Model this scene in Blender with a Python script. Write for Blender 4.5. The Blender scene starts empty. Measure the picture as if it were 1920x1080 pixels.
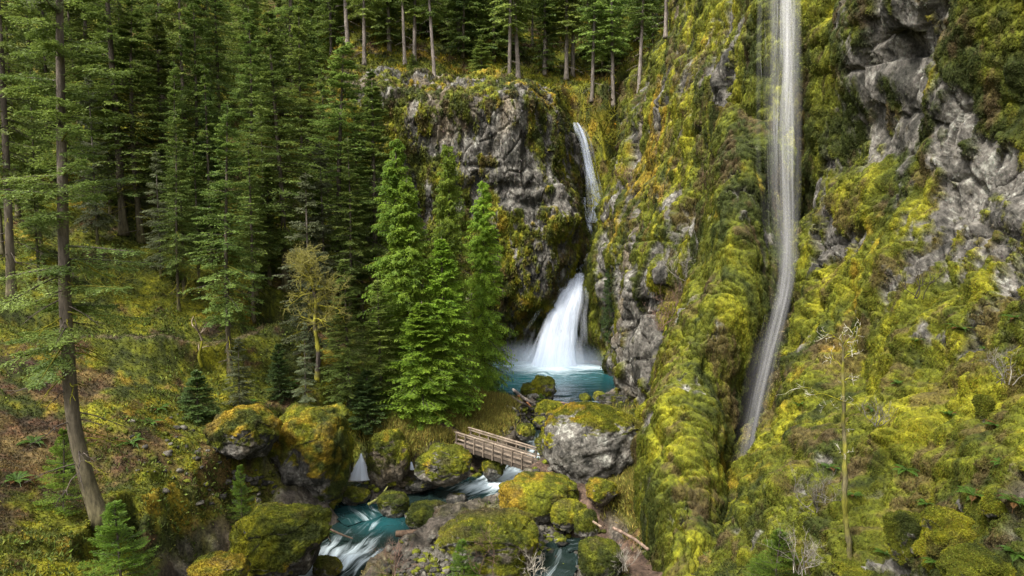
import bpy, math, random
import numpy as np
R = math.radians
sc = bpy.context.scene
COL = sc.collection
rng = np.random.default_rng(7)
random.seed(7)

# ------------------------------------------------------------------ camera
F = 1300.0; CAMZ = 18.0; TH = math.atan(110/1300)
CT, ST = math.cos(TH), math.sin(TH)
cam_d = bpy.data.cameras.new('camera'); cam = bpy.data.objects.new('camera', cam_d); COL.objects.link(cam)
cam.location = (0, 0, CAMZ); cam.rotation_euler = (math.pi/2 - TH, 0, 0)
cam_d.sensor_width = 36; cam_d.lens = 36*F/1920; cam_d.clip_end = 3000; cam_d.clip_start = .2
sc.camera = cam

def W(px, py, Y):
    u = (px-960)/F; v = (540-py)/F
    t = Y/(CT + v*ST)
    return np.array([t*u, Y + 0*t, CAMZ + t*(v*CT - ST)], float)
def Pz(px, py, z):
    v = (540-py)/F; t = (z-CAMZ)/(v*CT-ST)
    return np.array([t*(px-960)/F, t*(CT+v*ST), z], float)
def proj(P):
    x, y, z = P[..., 0], P[..., 1], P[..., 2]-CAMZ
    d = y*CT - z*ST; up = y*ST + z*CT
    d = np.maximum(d, .5)
    return 960 + F*x/d, 540 - F*up/d, d

# ------------------------------------------------------------------ noise
_perm = np.random.default_rng(3).random(65536)
def _h(i, j, k, s):
    return _perm[(i*73856093 ^ j*19349663 ^ k*83492791 ^ s*2654435) & 65535]
def vn(P, s=0):
    P = np.asarray(P, float); f = np.floor(P); i = f.astype(np.int64); t = P-f
    t = t*t*t*(t*(t*6-15)+10)
    x, y, z = i[..., 0], i[..., 1], i[..., 2]; a, b, c = t[..., 0], t[..., 1], t[..., 2]
    def L(p, q, w): return p+(q-p)*w
    return L(L(L(_h(x, y, z, s), _h(x+1, y, z, s), a), L(_h(x, y+1, z, s), _h(x+1, y+1, z, s), a), b),
             L(L(_h(x, y, z+1, s), _h(x+1, y, z+1, s), a), L(_h(x, y+1, z+1, s), _h(x+1, y+1, z+1, s), a), b), c)*2-1
def fbm(P, sc_=1., o=4, s=0, g=.5):
    P = np.asarray(P, float)/sc_; r = 0; a = 1.; n = 0
    for k in range(o):
        r = r + a*vn(P + 17.3*k, s+k); n += a; a *= g; P = P*2.03
    return r/n*1.6
def billow(P, sc_=1., o=3, s=0):        # rounded lumps
    P = np.asarray(P, float)/sc_; r = 0; a = 1.; n = 0
    for k in range(o):
        r = r + a*(1-np.abs(vn(P+9.1*k, s+k))*2); n += a; a *= .5; P = P*2.1
    return r/n
def puff(P, sc_=1., o=3, s=0):          # swollen mats parted by creases
    P = np.asarray(P, float)/sc_; r = 0; a = 1.; n = 0
    for k in range(o):
        r = r + a*(np.sqrt(np.abs(vn(P+9.1*k, s+k))*1.6+.02)*1.6-1); n += a; a *= .5; P = P*2.1
    return r/n
def worley(P, sc_=1., s=0):
    P = np.asarray(P, float)/sc_; f = np.floor(P).astype(np.int64)
    d1 = np.full(P.shape[:-1], 9.); d2 = d1.copy(); idv = np.zeros(P.shape[:-1])
    for a in (-1, 0, 1):
        for b in (-1, 0, 1):
            for c in (-1, 0, 1):
                i, j, k = f[..., 0]+a, f[..., 1]+b, f[..., 2]+c
                h = _h(i, j, k, s)
                d = (i+_h(i, j, k, s+1)-P[..., 0])**2+(j+_h(i, j, k, s+2)-P[..., 1])**2+(k+h-P[..., 2])**2
                m = d < d1
                d2 = np.where(m, d1, np.minimum(d2, d)); idv = np.where(m, h, idv); d1 = np.where(m, d, d1)
    return np.sqrt(d1), np.sqrt(d2), idv
def ss(x, a, b):
    t = np.clip((x-a)/(b-a), 0, 1); return t*t*(3-2*t)
def mixc(a, b, t): return a*(1-t[..., None]) + np.asarray(b)*t[..., None]

# ------------------------------------------------------------------ meshes
def mkmesh(name, V, Fq, mat, col=None, smooth=True, uv=None):
    me = bpy.data.meshes.new(name)
    V = np.asarray(V, np.float32).reshape(-1, 3); Fq = np.asarray(Fq, np.int32); n = Fq.shape[1]
    me.vertices.add(len(V)); me.vertices.foreach_set('co', V.ravel())
    me.loops.add(Fq.size); me.loops.foreach_set('vertex_index', Fq.ravel())
    me.polygons.add(len(Fq)); me.polygons.foreach_set('loop_start', np.arange(0, Fq.size, n, dtype=np.int32))
    me.polygons.foreach_set('use_smooth', np.full(len(Fq), smooth))
    if col is not None:
        c = np.ones((len(V), 4), np.float32); col = np.asarray(col, np.float32).reshape(len(V), -1); c[:, :col.shape[1]] = col
        a = me.color_attributes.new('Col', 'FLOAT_COLOR', 'POINT'); a.data.foreach_set('color', c.ravel())
    if uv is not None:
        l = me.uv_layers.new(name='UVMap'); l.data.foreach_set('uv', np.asarray(uv, np.float32).reshape(-1, 2)[Fq.ravel()].ravel())
    me.update(); me.validate()
    if mat: me.materials.append(mat)
    return me
def link(name, me, parent=None, **tags):
    o = bpy.data.objects.new(name, me); COL.objects.link(o)
    if parent: o.parent = parent
    for k, v in tags.items(): o[k] = v
    return o
def gridfaces(nu, nv, wrap=False):
    i = np.arange(nu-1)[:, None]; w = nv if wrap else nv-1
    j = np.arange(w)[None, :]; j2 = (j+1) % nv
    a = i*nv+j; b = i*nv+j2; c = (i+1)*nv+j2; d = (i+1)*nv+j
    return np.stack([a+0*b, b, c, d], -1).reshape(-1, 4)
class MB:
    def __init__(s): s.v = []; s.f = []; s.c = []; s.n = 0
    def add(s, V, Fq, col=(1, 1, 1)):
        V = np.asarray(V, float).reshape(-1, 3); s.v.append(V); s.f.append(np.asarray(Fq)+s.n); s.n += len(V)
        c = np.asarray(col, float)
        s.c.append(np.broadcast_to(c, (len(V), 3)) if c.ndim == 1 else c.reshape(-1, 3))
    def tube(s, P, r, n=6, col=(1, 1, 1), cap=True, rough=0, seed=0):
        P = np.asarray(P, float); r = np.broadcast_to(np.asarray(r, float), (len(P),)).copy()
        T = np.gradient(P, axis=0); T /= np.linalg.norm(T, axis=1)[:, None]+1e-9
        ref = np.array([.13, .9, .1]) if abs(T[0, 2]) > .7 else np.array([0, 0, 1.])
        A = np.cross(T, ref); A /= np.linalg.norm(A, axis=1)[:, None]+1e-9; B = np.cross(T, A)
        if cap:
            P = np.vstack([P[:1], P, P[-1:]]); r = np.r_[1e-4, r, 1e-4]; A = np.vstack([A[:1], A, A[-1:]]); B = np.vstack([B[:1], B, B[-1:]])
        an = np.linspace(0, 2*math.pi, n, endpoint=False)
        rr = r[:, None]*np.ones(n)
        V = P[:, None]+rr[..., None]*(np.cos(an)[None, :, None]*A[:, None]+np.sin(an)[None, :, None]*B[:, None])
        if rough:
            V = V + (A[:, None]*np.cos(an)[None, :, None]+B[:, None]*np.sin(an)[None, :, None])*(rough*rr*fbm(V*np.array([1, 1, .25]), max(r.max()*.5, .05), 3, seed))[..., None]
        c = np.asarray(col, float)
        if c.ndim == 2:
            if cap: c = np.vstack([c[:1], c, c[-1:]])
            c = np.repeat(c, n, 0)
        s.add(V, gridfaces(len(P), n, True), c)
    def leaves(s, b, d, w, col, bend=None):     # kites: base, direction*length, half-width vector
        n = len(b)
        if n == 0: return
        m = b+.45*d
        if bend is not None: m = m + bend
        V = np.stack([b, m+w, b+d, m-w], 1)
        c = np.asarray(col, float); c = np.broadcast_to(c, (n, 3)) if c.ndim == 1 else c
        s.add(V, np.arange(4*n).reshape(n, 4), np.repeat(c, 4, 0))
    def box(s, c, sz, X=(1, 0, 0), Y=(0, 1, 0), Z=(0, 0, 1), col=(1, 1, 1)):
        c = np.asarray(c, float); X, Y, Z = (np.asarray(q, float) for q in (X, Y, Z)); a, b, d = (q/2 for q in sz)
        V = [c+i*a*X+j*b*Y+k*d*Z for i in (-1, 1) for j in (-1, 1) for k in (-1, 1)]
        s.add(V, [(0, 1, 3, 2), (4, 6, 7, 5), (0, 4, 5, 1), (2, 3, 7, 6), (0, 2, 6, 4), (1, 5, 7, 3)], col)
    def mesh(s, name, mat, smooth=True):
        return mkmesh(name, np.vstack(s.v), np.vstack(s.f), mat, np.vstack(s.c), smooth)

# ------------------------------------------------------------------ materials
def newmat(name):
    m = bpy.data.materials.new(name); m.use_nodes = True; nt = m.node_tree; nt.nodes.clear()
    def N(t, **k):
        n = nt.nodes.new(t)
        for a, b in k.items():
            if a in n.inputs: n.inputs[a].default_value = b
            else: setattr(n, a, b)
        return n
    def L(a, b): nt.links.new(a, b)
    return m, nt, N, L
def surf_mat(name, rough=.9, dscale=9., dstr=.55, bump=.6, bdist=.06, spec=.25, stretch=1., leafy=0, contrast=(.35, 1.5)):
    m, nt, N, L = newmat(name)
    at = N('ShaderNodeAttribute', attribute_name='Col'); tc = N('ShaderNodeTexCoord')
    mp = N('ShaderNodeMapping'); mp.inputs['Scale'].default_value = (1, 1, stretch); L(tc.outputs['Object'], mp.inputs[0])
    n1 = N('ShaderNodeTexNoise'); n1.inputs['Scale'].default_value = dscale; n1.inputs['Detail'].default_value = 6; n1.inputs['Roughness'].default_value = .7
    L(mp.outputs[0], n1.inputs['Vector'])
    mr = N('ShaderNodeMapRange'); mr.inputs[1].default_value = .32; mr.inputs[2].default_value = .68; mr.inputs[3].default_value = contrast[0]; mr.inputs[4].default_value = contrast[1]
    L(n1.outputs[0], mr.inputs[0])
    n2 = N('ShaderNodeTexNoise'); n2.inputs['Scale'].default_value = dscale*.22; n2.inputs['Detail'].default_value = 8; n2.inputs['Roughness'].default_value = .75
    L(mp.outputs[0], n2.inputs['Vector']); m3 = N('ShaderNodeMapRange'); m3.inputs[1].default_value = .38; m3.inputs[2].default_value = .62; m3.inputs[3].default_value = .62; m3.inputs[4].default_value = 1.38; L(n2.outputs[0], m3.inputs[0])
    m4 = N('ShaderNodeMath', operation='MULTIPLY'); L(mr.outputs[0], m4.inputs[0]); L(m3.outputs[0], m4.inputs[1]); mr = m4
    mx = N('ShaderNodeMixRGB', blend_type='MULTIPLY'); mx.inputs[0].default_value = 1
    L(at.outputs[0], mx.inputs[1]); L(mr.outputs[0], mx.inputs[2])
    b = N('ShaderNodeBsdfPrincipled'); b.inputs['Roughness'].default_value = rough; b.inputs['Specular IOR Level'].default_value = spec
    L(mx.outputs[0], b.inputs['Base Color'])
    bp = N('ShaderNodeBump'); bp.inputs['Strength'].default_value = bump; bp.inputs['Distance'].default_value = bdist
    L(n1.outputs[0], bp.inputs['Height']); L(bp.outputs[0], b.inputs['Normal'])
    o = N('ShaderNodeOutputMaterial'); L(b.outputs[0], o.inputs[0])
    return m
def leaf_mat(name, tl=.35, rough=.6, hue=0.):
    m, nt, N, L = newmat(name)
    at = N('ShaderNodeAttribute', attribute_name='Col')
    oi = N('ShaderNodeObjectInfo')
    hs = N('ShaderNodeHueSaturation'); L(at.outputs[0], hs.inputs['Color'])
    mr = N('ShaderNodeMapRange'); mr.inputs[3].default_value = .7; mr.inputs[4].default_value = 1.3; L(oi.outputs['Random'], mr.inputs[0]); 
    mh = N('ShaderNodeMapRange'); mh.inputs[3].default_value = .5-hue; mh.inputs[4].default_value = .5+hue
    mm = N('ShaderNodeMath', operation='FRACT'); m7 = N('ShaderNodeMath', operation='MULTIPLY'); m7.inputs[1].default_value = 7.3
    L(oi.outputs['Random'], m7.inputs[0]); L(m7.outputs[0], mm.inputs[0]); L(mm.outputs[0], mh.inputs[0])
    if hue > 0: L(mr.outputs[0], hs.inputs['Value']); L(mh.outputs[0], hs.inputs['Hue'])
    d = N('ShaderNodeBsdfPrincipled'); d.inputs['Roughness'].default_value = rough; d.inputs['Specular IOR Level'].default_value = .25
    t = N('ShaderNodeBsdfTranslucent'); L(hs.outputs[0], d.inputs['Base Color']); L(hs.outputs[0], t.inputs[0])
    mx = N('ShaderNodeMixShader'); mx.inputs[0].default_value = tl; L(d.outputs[0], mx.inputs[1]); L(t.outputs[0], mx.inputs[2])
    o = N('ShaderNodeOutputMaterial'); L(mx.outputs[0], o.inputs[0])
    return m
M_GROUND = surf_mat('ground_moss_and_litter', dscale=6, bump=.7, bdist=.1)
M_CLIFF = surf_mat('mossy_cliff_rock', dscale=5, stretch=.6, bump=.8, bdist=.12)
M_ROCK = surf_mat('mossy_boulder_rock', dscale=7, bump=.7, bdist=.07)
M_BARK = surf_mat('bark', dscale=9, stretch=.25, bump=.8, bdist=.04, contrast=(.5, 1.4))
M_WOOD = surf_mat('weathered_wood', dscale=6, stretch=1, bump=.3, bdist=.01, contrast=(.65, 1.25))
M_MOSS = leaf_mat('moss_tuft', .25, .8)
def strand_mat(name, tint):
    m, nt, N, L = newmat(name); at = N('ShaderNodeAttribute', attribute_name='Col'); sp = N('ShaderNodeSeparateColor'); L(at.outputs[0], sp.inputs[0])
    d = N('ShaderNodeBsdfDiffuse'); d.inputs[0].default_value = (*tint, 1); t = N('ShaderNodeBsdfTranslucent'); t.inputs[0].default_value = (*tint, 1)
    x = N('ShaderNodeMixShader'); x.inputs[0].default_value = .5; L(d.outputs[0], x.inputs[1]); L(t.outputs[0], x.inputs[2])
    tr = N('ShaderNodeBsdfTransparent'); y = N('ShaderNodeMixShader'); L(sp.outputs[0], y.inputs[0]); L(tr.outputs[0], y.inputs[1]); L(x.outputs[0], y.inputs[2])
    o = N('ShaderNodeOutputMaterial'); L(y.outputs[0], o.inputs[0]); return m
M_LEAF = leaf_mat('conifer_needles', .42, .55, .012)
M_LEAF1 = leaf_mat('fern_and_shrub_leaf', .35, .5)

def water_mat(name, deep, ustr=5., vstr=.35, fo=.5):
    m, nt, N, L = newmat(name)
    uv = N('ShaderNodeUVMap'); mp = N('ShaderNodeMapping'); mp.inputs['Scale'].default_value = (ustr, vstr, 1); L(uv.outputs[0], mp.inputs[0])
    n = N('ShaderNodeTexNoise'); n.inputs['Scale'].default_value = 1.; n.inputs['Detail'].default_value = 5; n.inputs['Roughness'].default_value = .6; n.inputs['Distortion'].default_value = .6
    L(mp.outputs[0], n.inputs['Vector'])
    at = N('ShaderNodeAttribute', attribute_name='Col')       # r = foam amount
    sp = N('ShaderNodeSeparateColor'); L(at.outputs[0], sp.inputs[0])
    ad = N('ShaderNodeMath', operation='ADD'); L(n.outputs[0], ad.inputs[0]); L(sp.outputs[0], ad.inputs[1])
    mr = N('ShaderNodeMapRange', interpolation_type='SMOOTHSTEP'); mr.inputs[1].default_value = .88; mr.inputs[2].default_value = 1.35; L(ad.outputs[0], mr.inputs[0])
    c2 = N('ShaderNodeMixRGB'); L(sp.outputs[1], c2.inputs[0]); c2.inputs[1].default_value = (*deep, 1); c2.inputs[2].default_value = (.010, .060, .066, 1)
    mx = N('ShaderNodeMixRGB'); L(mr.outputs[0], mx.inputs[0]); L(c2.outputs[0], mx.inputs[1]); mx.inputs[2].default_value = (.62, .72, .76, 1)
    b = N('ShaderNodeBsdfPrincipled'); L(mx.outputs[0], b.inputs['Base Color'])
    rr = N('ShaderNodeMapRange'); rr.inputs[3].default_value = .18; rr.inputs[4].default_value = .8; L(mr.outputs[0], rr.inputs[0]); L(rr.outputs[0], b.inputs['Roughness'])
    b.inputs['IOR'].default_value = 1.33
    bp = N('ShaderNodeBump'); bp.inputs['Strength'].default_value = .5; bp.inputs['Distance'].default_value = .12; L(n.outputs[0], bp.inputs['Height']); L(bp.outputs[0], b.inputs['Normal'])
    o = N('ShaderNodeOutputMaterial'); L(b.outputs[0], o.inputs[0])
    return m
def fall_mat(name, ustr, vstr, lo, hi, amax, tint=(.86, .9, .95)):
    m, nt, N, L = newmat(name)
    uv = N('ShaderNodeUVMap'); mp = N('ShaderNodeMapping'); mp.inputs['Scale'].default_value = (ustr, vstr, 1); L(uv.outputs[0], mp.inputs[0])
    n = N('ShaderNodeTexNoise'); n.inputs['Scale'].default_value = 1.; n.inputs['Detail'].default_value = 3; n.inputs['Roughness'].default_value = .45; L(mp.outputs[0], n.inputs['Vector'])
    at = N('ShaderNodeAttribute', attribute_name='Col'); sp = N('ShaderNodeSeparateColor'); L(at.outputs[0], sp.inputs[0])
    mr = N('ShaderNodeMapRange', interpolation_type='SMOOTHSTEP'); mr.inputs[1].default_value = lo; mr.inputs[2].default_value = hi
    ad = N('ShaderNodeMath', operation='ADD'); L(n.outputs[0], ad.inputs[0]); L(sp.outputs[1], ad.inputs[1]); L(ad.outputs[0], mr.inputs[0])
    mu = N('ShaderNodeMath', operation='MULTIPLY'); L(mr.outputs[0], mu.inputs[0]); L(sp.outputs[0], mu.inputs[1])
    m2 = N('ShaderNodeMath', operation='MULTIPLY'); L(mu.outputs[0], m2.inputs[0]); m2.inputs[1].default_value = amax
    d = N('ShaderNodeBsdfDiffuse'); d.inputs[0].default_value = (*tint, 1); t = N('ShaderNodeBsdfTranslucent'); t.inputs[0].default_value = (*tint, 1)
    x = N('ShaderNodeMixShader'); x.inputs[0].default_value = .45; L(d.outputs[0], x.inputs[1]); L(t.outputs[0], x.inputs[2])
    tr = N('ShaderNodeBsdfTransparent'); y = N('ShaderNodeMixShader'); L(m2.outputs[0], y.inputs[0]); L(tr.outputs[0], y.inputs[1]); L(x.outputs[0], y.inputs[2])
    o = N('ShaderNodeOutputMaterial'); L(y.outputs[0], o.inputs[0])
    return m

# ------------------------------------------------------------------ colours (albedo)
DK = np.array([.028, .036, .004]); MG = np.array([.078, .086, .005]); YG = np.array([.175, .168, .008]); GO = np.array([.215, .145, .012]); BR = np.array([.070, .045, .020])
def moss_col(P, gold=0., bright=0., s=50):
    a = fbm(P, 2.6, 5, s, .62)+bright; b = fbm(P, 4., 4, s+9, .6)+gold-.12; c = fbm(P, .55, 3, s+20)
    C = np.broadcast_to(DK, P.shape).copy()
    C = mixc(C, MG, ss(a+.5*c, -.65, .1)); C = mixc(C, YG, ss(a+.6*c, .05, .95)); C = mixc(C, GO, ss(b+.4*c, .3, .95)*ss(a+.3*c, -.6, .2))
    return C
def rock_col(P, light=0., s=80, stretch=.35):
    Q = P*np.array([1, 1, stretch]); a = fbm(Q, .9, 6, s, .75)+light; c = fbm(P, .22, 3, s+5, .7); d = fbm(Q, 4, 3, s+8)
    C = np.broadcast_to(np.array([.026, .025, .02]), P.shape).copy()
    C = mixc(C, (.11, .10, .085), ss(a, -.7, .1)); C = mixc(C, (.235, .23, .195), ss(a+.9*c, .1, 1.1)); C = mixc(C, (.15, .11, .06), ss(d, .25, .8)*.5)
    return C
def blobs(px, py, L):
    r = np.zeros(px.shape)
    for (x, y, rx, ry, s) in L:
        r = r + s*np.exp(-(((px-x)/rx)**2+((py-y)/ry)**2))
    return r

# ------------------------------------------------------------------ control-grid sheets
def catmull(A, t):
    n = len(A); i = np.clip(np.floor(t).astype(int), 0, n-2); f = (t-i).reshape((-1,)+(1,)*(A.ndim-1))
    p0, p1, p2, p3 = A[np.maximum(i-1, 0)], A[i], A[i+1], A[np.minimum(i+2, n-1)]
    m1 = (p2-p0)*.5; m2 = (p3-p1)*.5
    m1 = np.where((i == 0).reshape(f.shape), p2-p1, m1); m2 = np.where((i == n-2).reshape(f.shape), p2-p1, m2)
    return (2*f**3-3*f**2+1)*p1+(f**3-2*f**2+f)*m1+(-2*f**3+3*f**2)*p2+(f**3-f**2)*m2
def sheet(rows, nu, nv):
    A = np.array([[W(*p) for p in r] for r in rows])
    d = np.linalg.norm(np.diff(A, axis=0), axis=2).mean(1)**.7; tu = np.interp(np.linspace(0, d.sum(), nu), np.r_[0, np.cumsum(d)], np.arange(len(A)))
    B = catmull(A, tu)
    A2 = B.transpose(1, 0, 2); d = (np.linalg.norm(np.diff(A2, axis=0), axis=2).mean(1)+.5)**.7
    tv = np.interp(np.linspace(0, d.sum(), nv), np.r_[0, np.cumsum(d)], np.arange(len(A2)))
    return catmull(A2, tv).transpose(1, 0, 2)
def gnormals(P, toward=None):
    a = np.gradient(P, axis=0); b = np.gradient(P, axis=1); n = np.cross(a, b); n /= np.linalg.norm(n, axis=-1)[..., None]+1e-9
    if toward is not None:
        s = np.sign(((np.asarray(toward)-P)*n).sum(-1).mean()); n = n*s
    return n
def garea(P):
    a = np.gradient(P, axis=0); b = np.gradient(P, axis=1); return np.linalg.norm(np.cross(a, b), axis=-1)

def tufts(P, N, A, C, n, wt, ln=(.1, .22), wd=.035, down=.5, out=.6, spread=.7, blades=3, cvar=.3, r=None, distscale=True):
    """leaf-sized moss blades on surface points; returns MB"""
    r = r or rng
    P = P.reshape(-1, 3); N = N.reshape(-1, 3); A = A.reshape(-1); C = C.reshape(-1, 3); wt = wt.reshape(-1)
    px, py, d = proj(P)
    vis = (px > -80) & (px < 2000) & (py > -80) & (py < 1160)
    w = A*wt*vis/np.maximum(d, 8)**1.6; w /= w.sum()
    k = r.choice(len(P), n, p=w); jit = np.sqrt(A[k])[:, None]*r.normal(0, .5, (n, 3))
    b = P[k]+jit; b -= N[k]*((b-P[k])*N[k]).sum(1)[:, None]
    dist = d[k]; scl = (dist/32.)**.5 if distscale else 1.
    mb = MB()
    for q in range(blades):
        dr = N[k]*out + np.array([0, 0, -down]) + r.normal(0, spread, (n, 3)); dr /= np.linalg.norm(dr, axis=1)[:, None]
        l = r.uniform(ln[0], ln[1], n)*scl
        side = np.cross(dr, r.normal(0, 1, (n, 3))); side /= np.linalg.norm(side, axis=1)[:, None]
        c = C[k]*np.exp(r.normal(0, cvar, n))[:, None]*np.exp(r.normal(0, .08, (n, 3)))
        mb.leaves(b, dr*l[:, None], side*(wd*scl*r.uniform(.6, 1.4, n))[:, None] if distscale else side*wd, c, bend=N[k]*(l*.12)[:, None])
    return mb
# ================================================================== GROUND
cp = []
def C_(px, py, Y): cp.append(W(px, py, Y))
def Z_(px, py, z): cp.append(Pz(px, py, z))
for a in [(0,1080,21),(-350,1080,16),(185,985,27),(0,900,28),(-350,800,28),(0,750,35),(0,600,43),(0,450,53),(0,200,72),(0,0,90),(-500,450,50),(-500,0,80),
          (300,1080,25),(400,960,31),(330,780,38),(450,860,36.5),(420,640,49),(540,700,49),(300,640,45),(300,500,54),(300,350,65),(300,150,85),(300,0,98),(150,700,38),(150,560,46),
          (500,500,60),(500,350,72),(500,200,85),(500,50,100),(650,600,62),(620,450,72),(640,300,80),(200,860,32),(180,380,62)]: C_(*a)
for a in [(480,1080,3.2),(590,930,2.6),(520,900,3.6),(600,800,5.2),(690,760,5),(800,700,5.2),(850,715,4.6),(780,780,3.6),(900,745,3.2),(950,760,2.9),(870,790,3.3),(840,825,2.7),(900,840,2.4),(960,830,2.2),(980,800,1.9),
          (700,900,1.2),(760,880,1.6),(820,860,2.2),(760,830,3.2),(900,890,1.0),
          (800,1030,.7),(900,1075,.8),(1050,1000,.9),(1050,1070,.8),(950,1000,.8),(1100,950,1.9),(1040,890,2.3),(1100,935,2.3),(1130,975,2.5),(1180,1000,2.9),(1235,1050,3.4),(1300,1100,4),(1150,900,3.8),(1200,830,5.2),(1180,1080,2.2),
          (1150,800,3),(1250,780,4.5),(1100,770,1.7),(1180,745,2),(1020,775,1.3),(960,745,2.2),(900,715,2.6),(640,1060,-.2),(700,960,.1),(870,920,.5)]: Z_(*a)
for a in [(0,0,13.5),(0,10,8.5),(0,20,3.5),(-12,12,9),(-8,27,1.5),(8,15,8),(14,12,11),(14,22,6.5),(16,32,6),(25,40,9),(30,20,12),(-25,5,17),(-3,30,.2),(-5,72,.2),(2,78,.2),(8,75,.3),(6,69,.5),(0,68,.6),(3,95,2),(-8,90,3),(-20,92,9),(12,85,2),(14,60,5),
          (-60,60,42),(-70,20,35),(-60,110,66),(-110,60,80),(-25,120,30),(40,90,12),(5,55,1.4)]: cp.append(np.array(a, float))
cp = np.array(cp)
def rbf_fit(X, z, lam=.3):
    n = len(X); d = np.linalg.norm(X[:, None]-X[None], axis=2); K = np.where(d > 0, d*d*np.log(d+1e-9), 0)+lam*np.eye(n)*10
    Pm = np.c_[np.ones(n), X]; A = np.block([[K, Pm], [Pm.T, np.zeros((3, 3))]]); s = np.linalg.solve(A, np.r_[z, 0, 0, 0]); return s[:n], s[n:]
class HF:
    def __init__(s, pts, lam=.3): s.X = pts[:, :2]/20; s.w, s.a = rbf_fit(s.X, pts[:, 2], lam)
    def __call__(s, x, y):
        Q = np.stack([np.ravel(x), np.ravel(y)], 1)/20; out = np.empty(len(Q))
        for i in range(0, len(Q), 40000):
            q = Q[i:i+40000]; d = np.linalg.norm(q[:, None]-s.X[None], axis=2); out[i:i+40000] = (d*d*np.log(d+1e-9))@s.w+s.a[0]+q@s.a[1:]
        return out.reshape(np.shape(x))
ground_rbf = HF(cp)
# creek centre line (pixel, pixel, z, half width)
CR = [(1085,748,1.5,2.6),(1050,772,1.42,2.2),(1018,800,1.25,1.7),(1008,835,1.0,1.5),(985,868,.8,1.7),(935,903,.55,2.3),(880,928,.42,2.9),(800,950,.32,2.6),(735,972,.2,2.7),(700,998,.08,3.3),(655,1035,-.1,3.1),(600,1080,-.3,3.0),(530,1160,-.6,2.6),(470,1290,-1,2.6)]
crp = np.array([Pz(a, b, c) for a, b, c, d in CR]); crw = np.array([d for *_, d in CR])
tt = np.linspace(0, len(CR)-1, 260); crP = catmull(crp, tt); crW = np.interp(tt, np.arange(len(CR)), crw)
CR2 = [(668,905,.75,1.2),(650,925,.6,1.6),(660,950,.35,1.7),(690,975,.2,1.6)]
cr2P = catmull(np.array([Pz(a, b, c) for a, b, c, d in CR2]), np.linspace(0, 3, 60)); cr2W = np.full(60, 1.4)
CR3 = [(1130,1010,.75,.6),(1090,1020,.7,.9),(1050,1025,.62,1.0),(1040,1060,.5,1.3),(1010,1100,.35,1.3),(960,1160,.2,1.3)]
cr3P = catmull(np.array([Pz(a, b, c) for a, b, c, d in CR3]), np.linspace(0, 5, 60)); cr3W = np.interp(np.linspace(0, 5, 60), range(6), [d for *_, d in CR3])
def polyd(x, y, P, Wd):
    best = np.full(x.shape, 99.); bz = np.zeros(x.shape)
    for i in range(0, len(P), 2):
        d = np.hypot(x-P[i, 0], y-P[i, 1])/Wd[i]; m = d < best; best = np.where(m, d, best); bz = np.where(m, P[i, 2], bz)
    return best, bz
PATH = [np.array([Pz(*a) for a in L]) for L in ([(1012,884,2.55),(1050,900,2.35),(1095,930,2.35),(1125,965,2.5),(1160,992,2.8),(1200,1015,3.1),(1240,1052,3.5),(1280,1110,4.1)],
        [(852,826,2.7),(825,812,3.0),(808,795,3.3),(835,770,3.6),(870,745,3.8),(850,725,4.4),(790,715,5.2)], )]
PATH.append(np.array([W(*a) for a in [(-100,650,41),(100,645,43),(300,640,45),(380,655,47),(460,640,52),(520,610,58)]]))
PATHS = [(catmull(P, np.linspace(0, len(P)-1, 80)), w) for P, w in zip(PATH, (1.0, .6, .45))]
POOL_C = (2.6, 76.5); POOL_R = (9.6, 12.5)
def ground_z(x, y, detail=True):
    h = ground_rbf(x, y)
    P = np.stack([x, y, h], -1)
    for (pp, w) in PATHS:
        d, z = polyd(x, y, pp, np.full(len(pp), w)); k = ss(d, 3.4, 1.0); h = h*(1-k)+z*k
    pathm = 0
    if detail:
        far = ss(np.hypot(x, y), 8, 16)
        h = h + .55*fbm(P, 5, 3, 11)*far + .28*billow(P, 1.7, 3, 13)*far
    nb = fbm(P, 2.5, 3, 15)
    for pp, w, b, sl in ((crP, crW, .45, 1.6), (cr2P, cr2W, .35, 1.3), (cr3P, cr3W, .25, .35)):
        d, z = polyd(x, y, pp, w); dm = np.maximum(d-.75, 0)*w.mean(); h = np.minimum(h, z-b+sl*dm*(1+.5*nb)+.06*dm**2)
    q = np.hypot((x-POOL_C[0])/POOL_R[0], (y-POOL_C[1])/POOL_R[1])
    h = np.where(q < 1.15, np.minimum(h, .9+np.maximum(q-.9, 0)*12), h)
    return h
# rim hill behind the cliff
hp = np.array([W(*a) for a in [(560,150,90),(600,110,94),(700,160,88),(800,185,87.5),(900,170,87),(970,160,87),(1040,190,92),(1075,235,98),(1130,225,100),(1190,195,96),(1235,120,90),(1290,0,86),
       (650,60,103),(580,20,106),(800,80,103),(950,90,103),(1100,150,112),(1200,120,108),(700,-60,118),(1000,-30,120),(1200,0,122),(500,100,97),(400,20,108),(900,-250,150),(1200,-200,150),(1330,-150,84),(1400,-300,86),(300,-60,115)]])
hp = np.vstack([hp, [[60, 90, 62], [60, 140, 75], [-60, 160, 95], [0, 82, 32], [-15, 84, 32]]])
hill_rbf = HF(hp)
def hill_z(x, y): 
    h = hill_rbf(x, y)
    h = h-1.2*np.maximum(90.5-y, 0)*ss(x, 8, 5)-3.2*np.maximum(98-y+1.5*np.sin(x*.9), 0)*ss(x, 5, 8)
    g = ground_rbf(x, y)-1.5; k = ss(x, -24, -29)*ss(y, 122, 112); h = h*(1-k)+np.minimum(g, h)*k
    P = np.stack([x, y, h], -1); return h + .8*fbm(P, 6, 3, 21)+.3*billow(P, 2.2, 3, 23)
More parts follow.
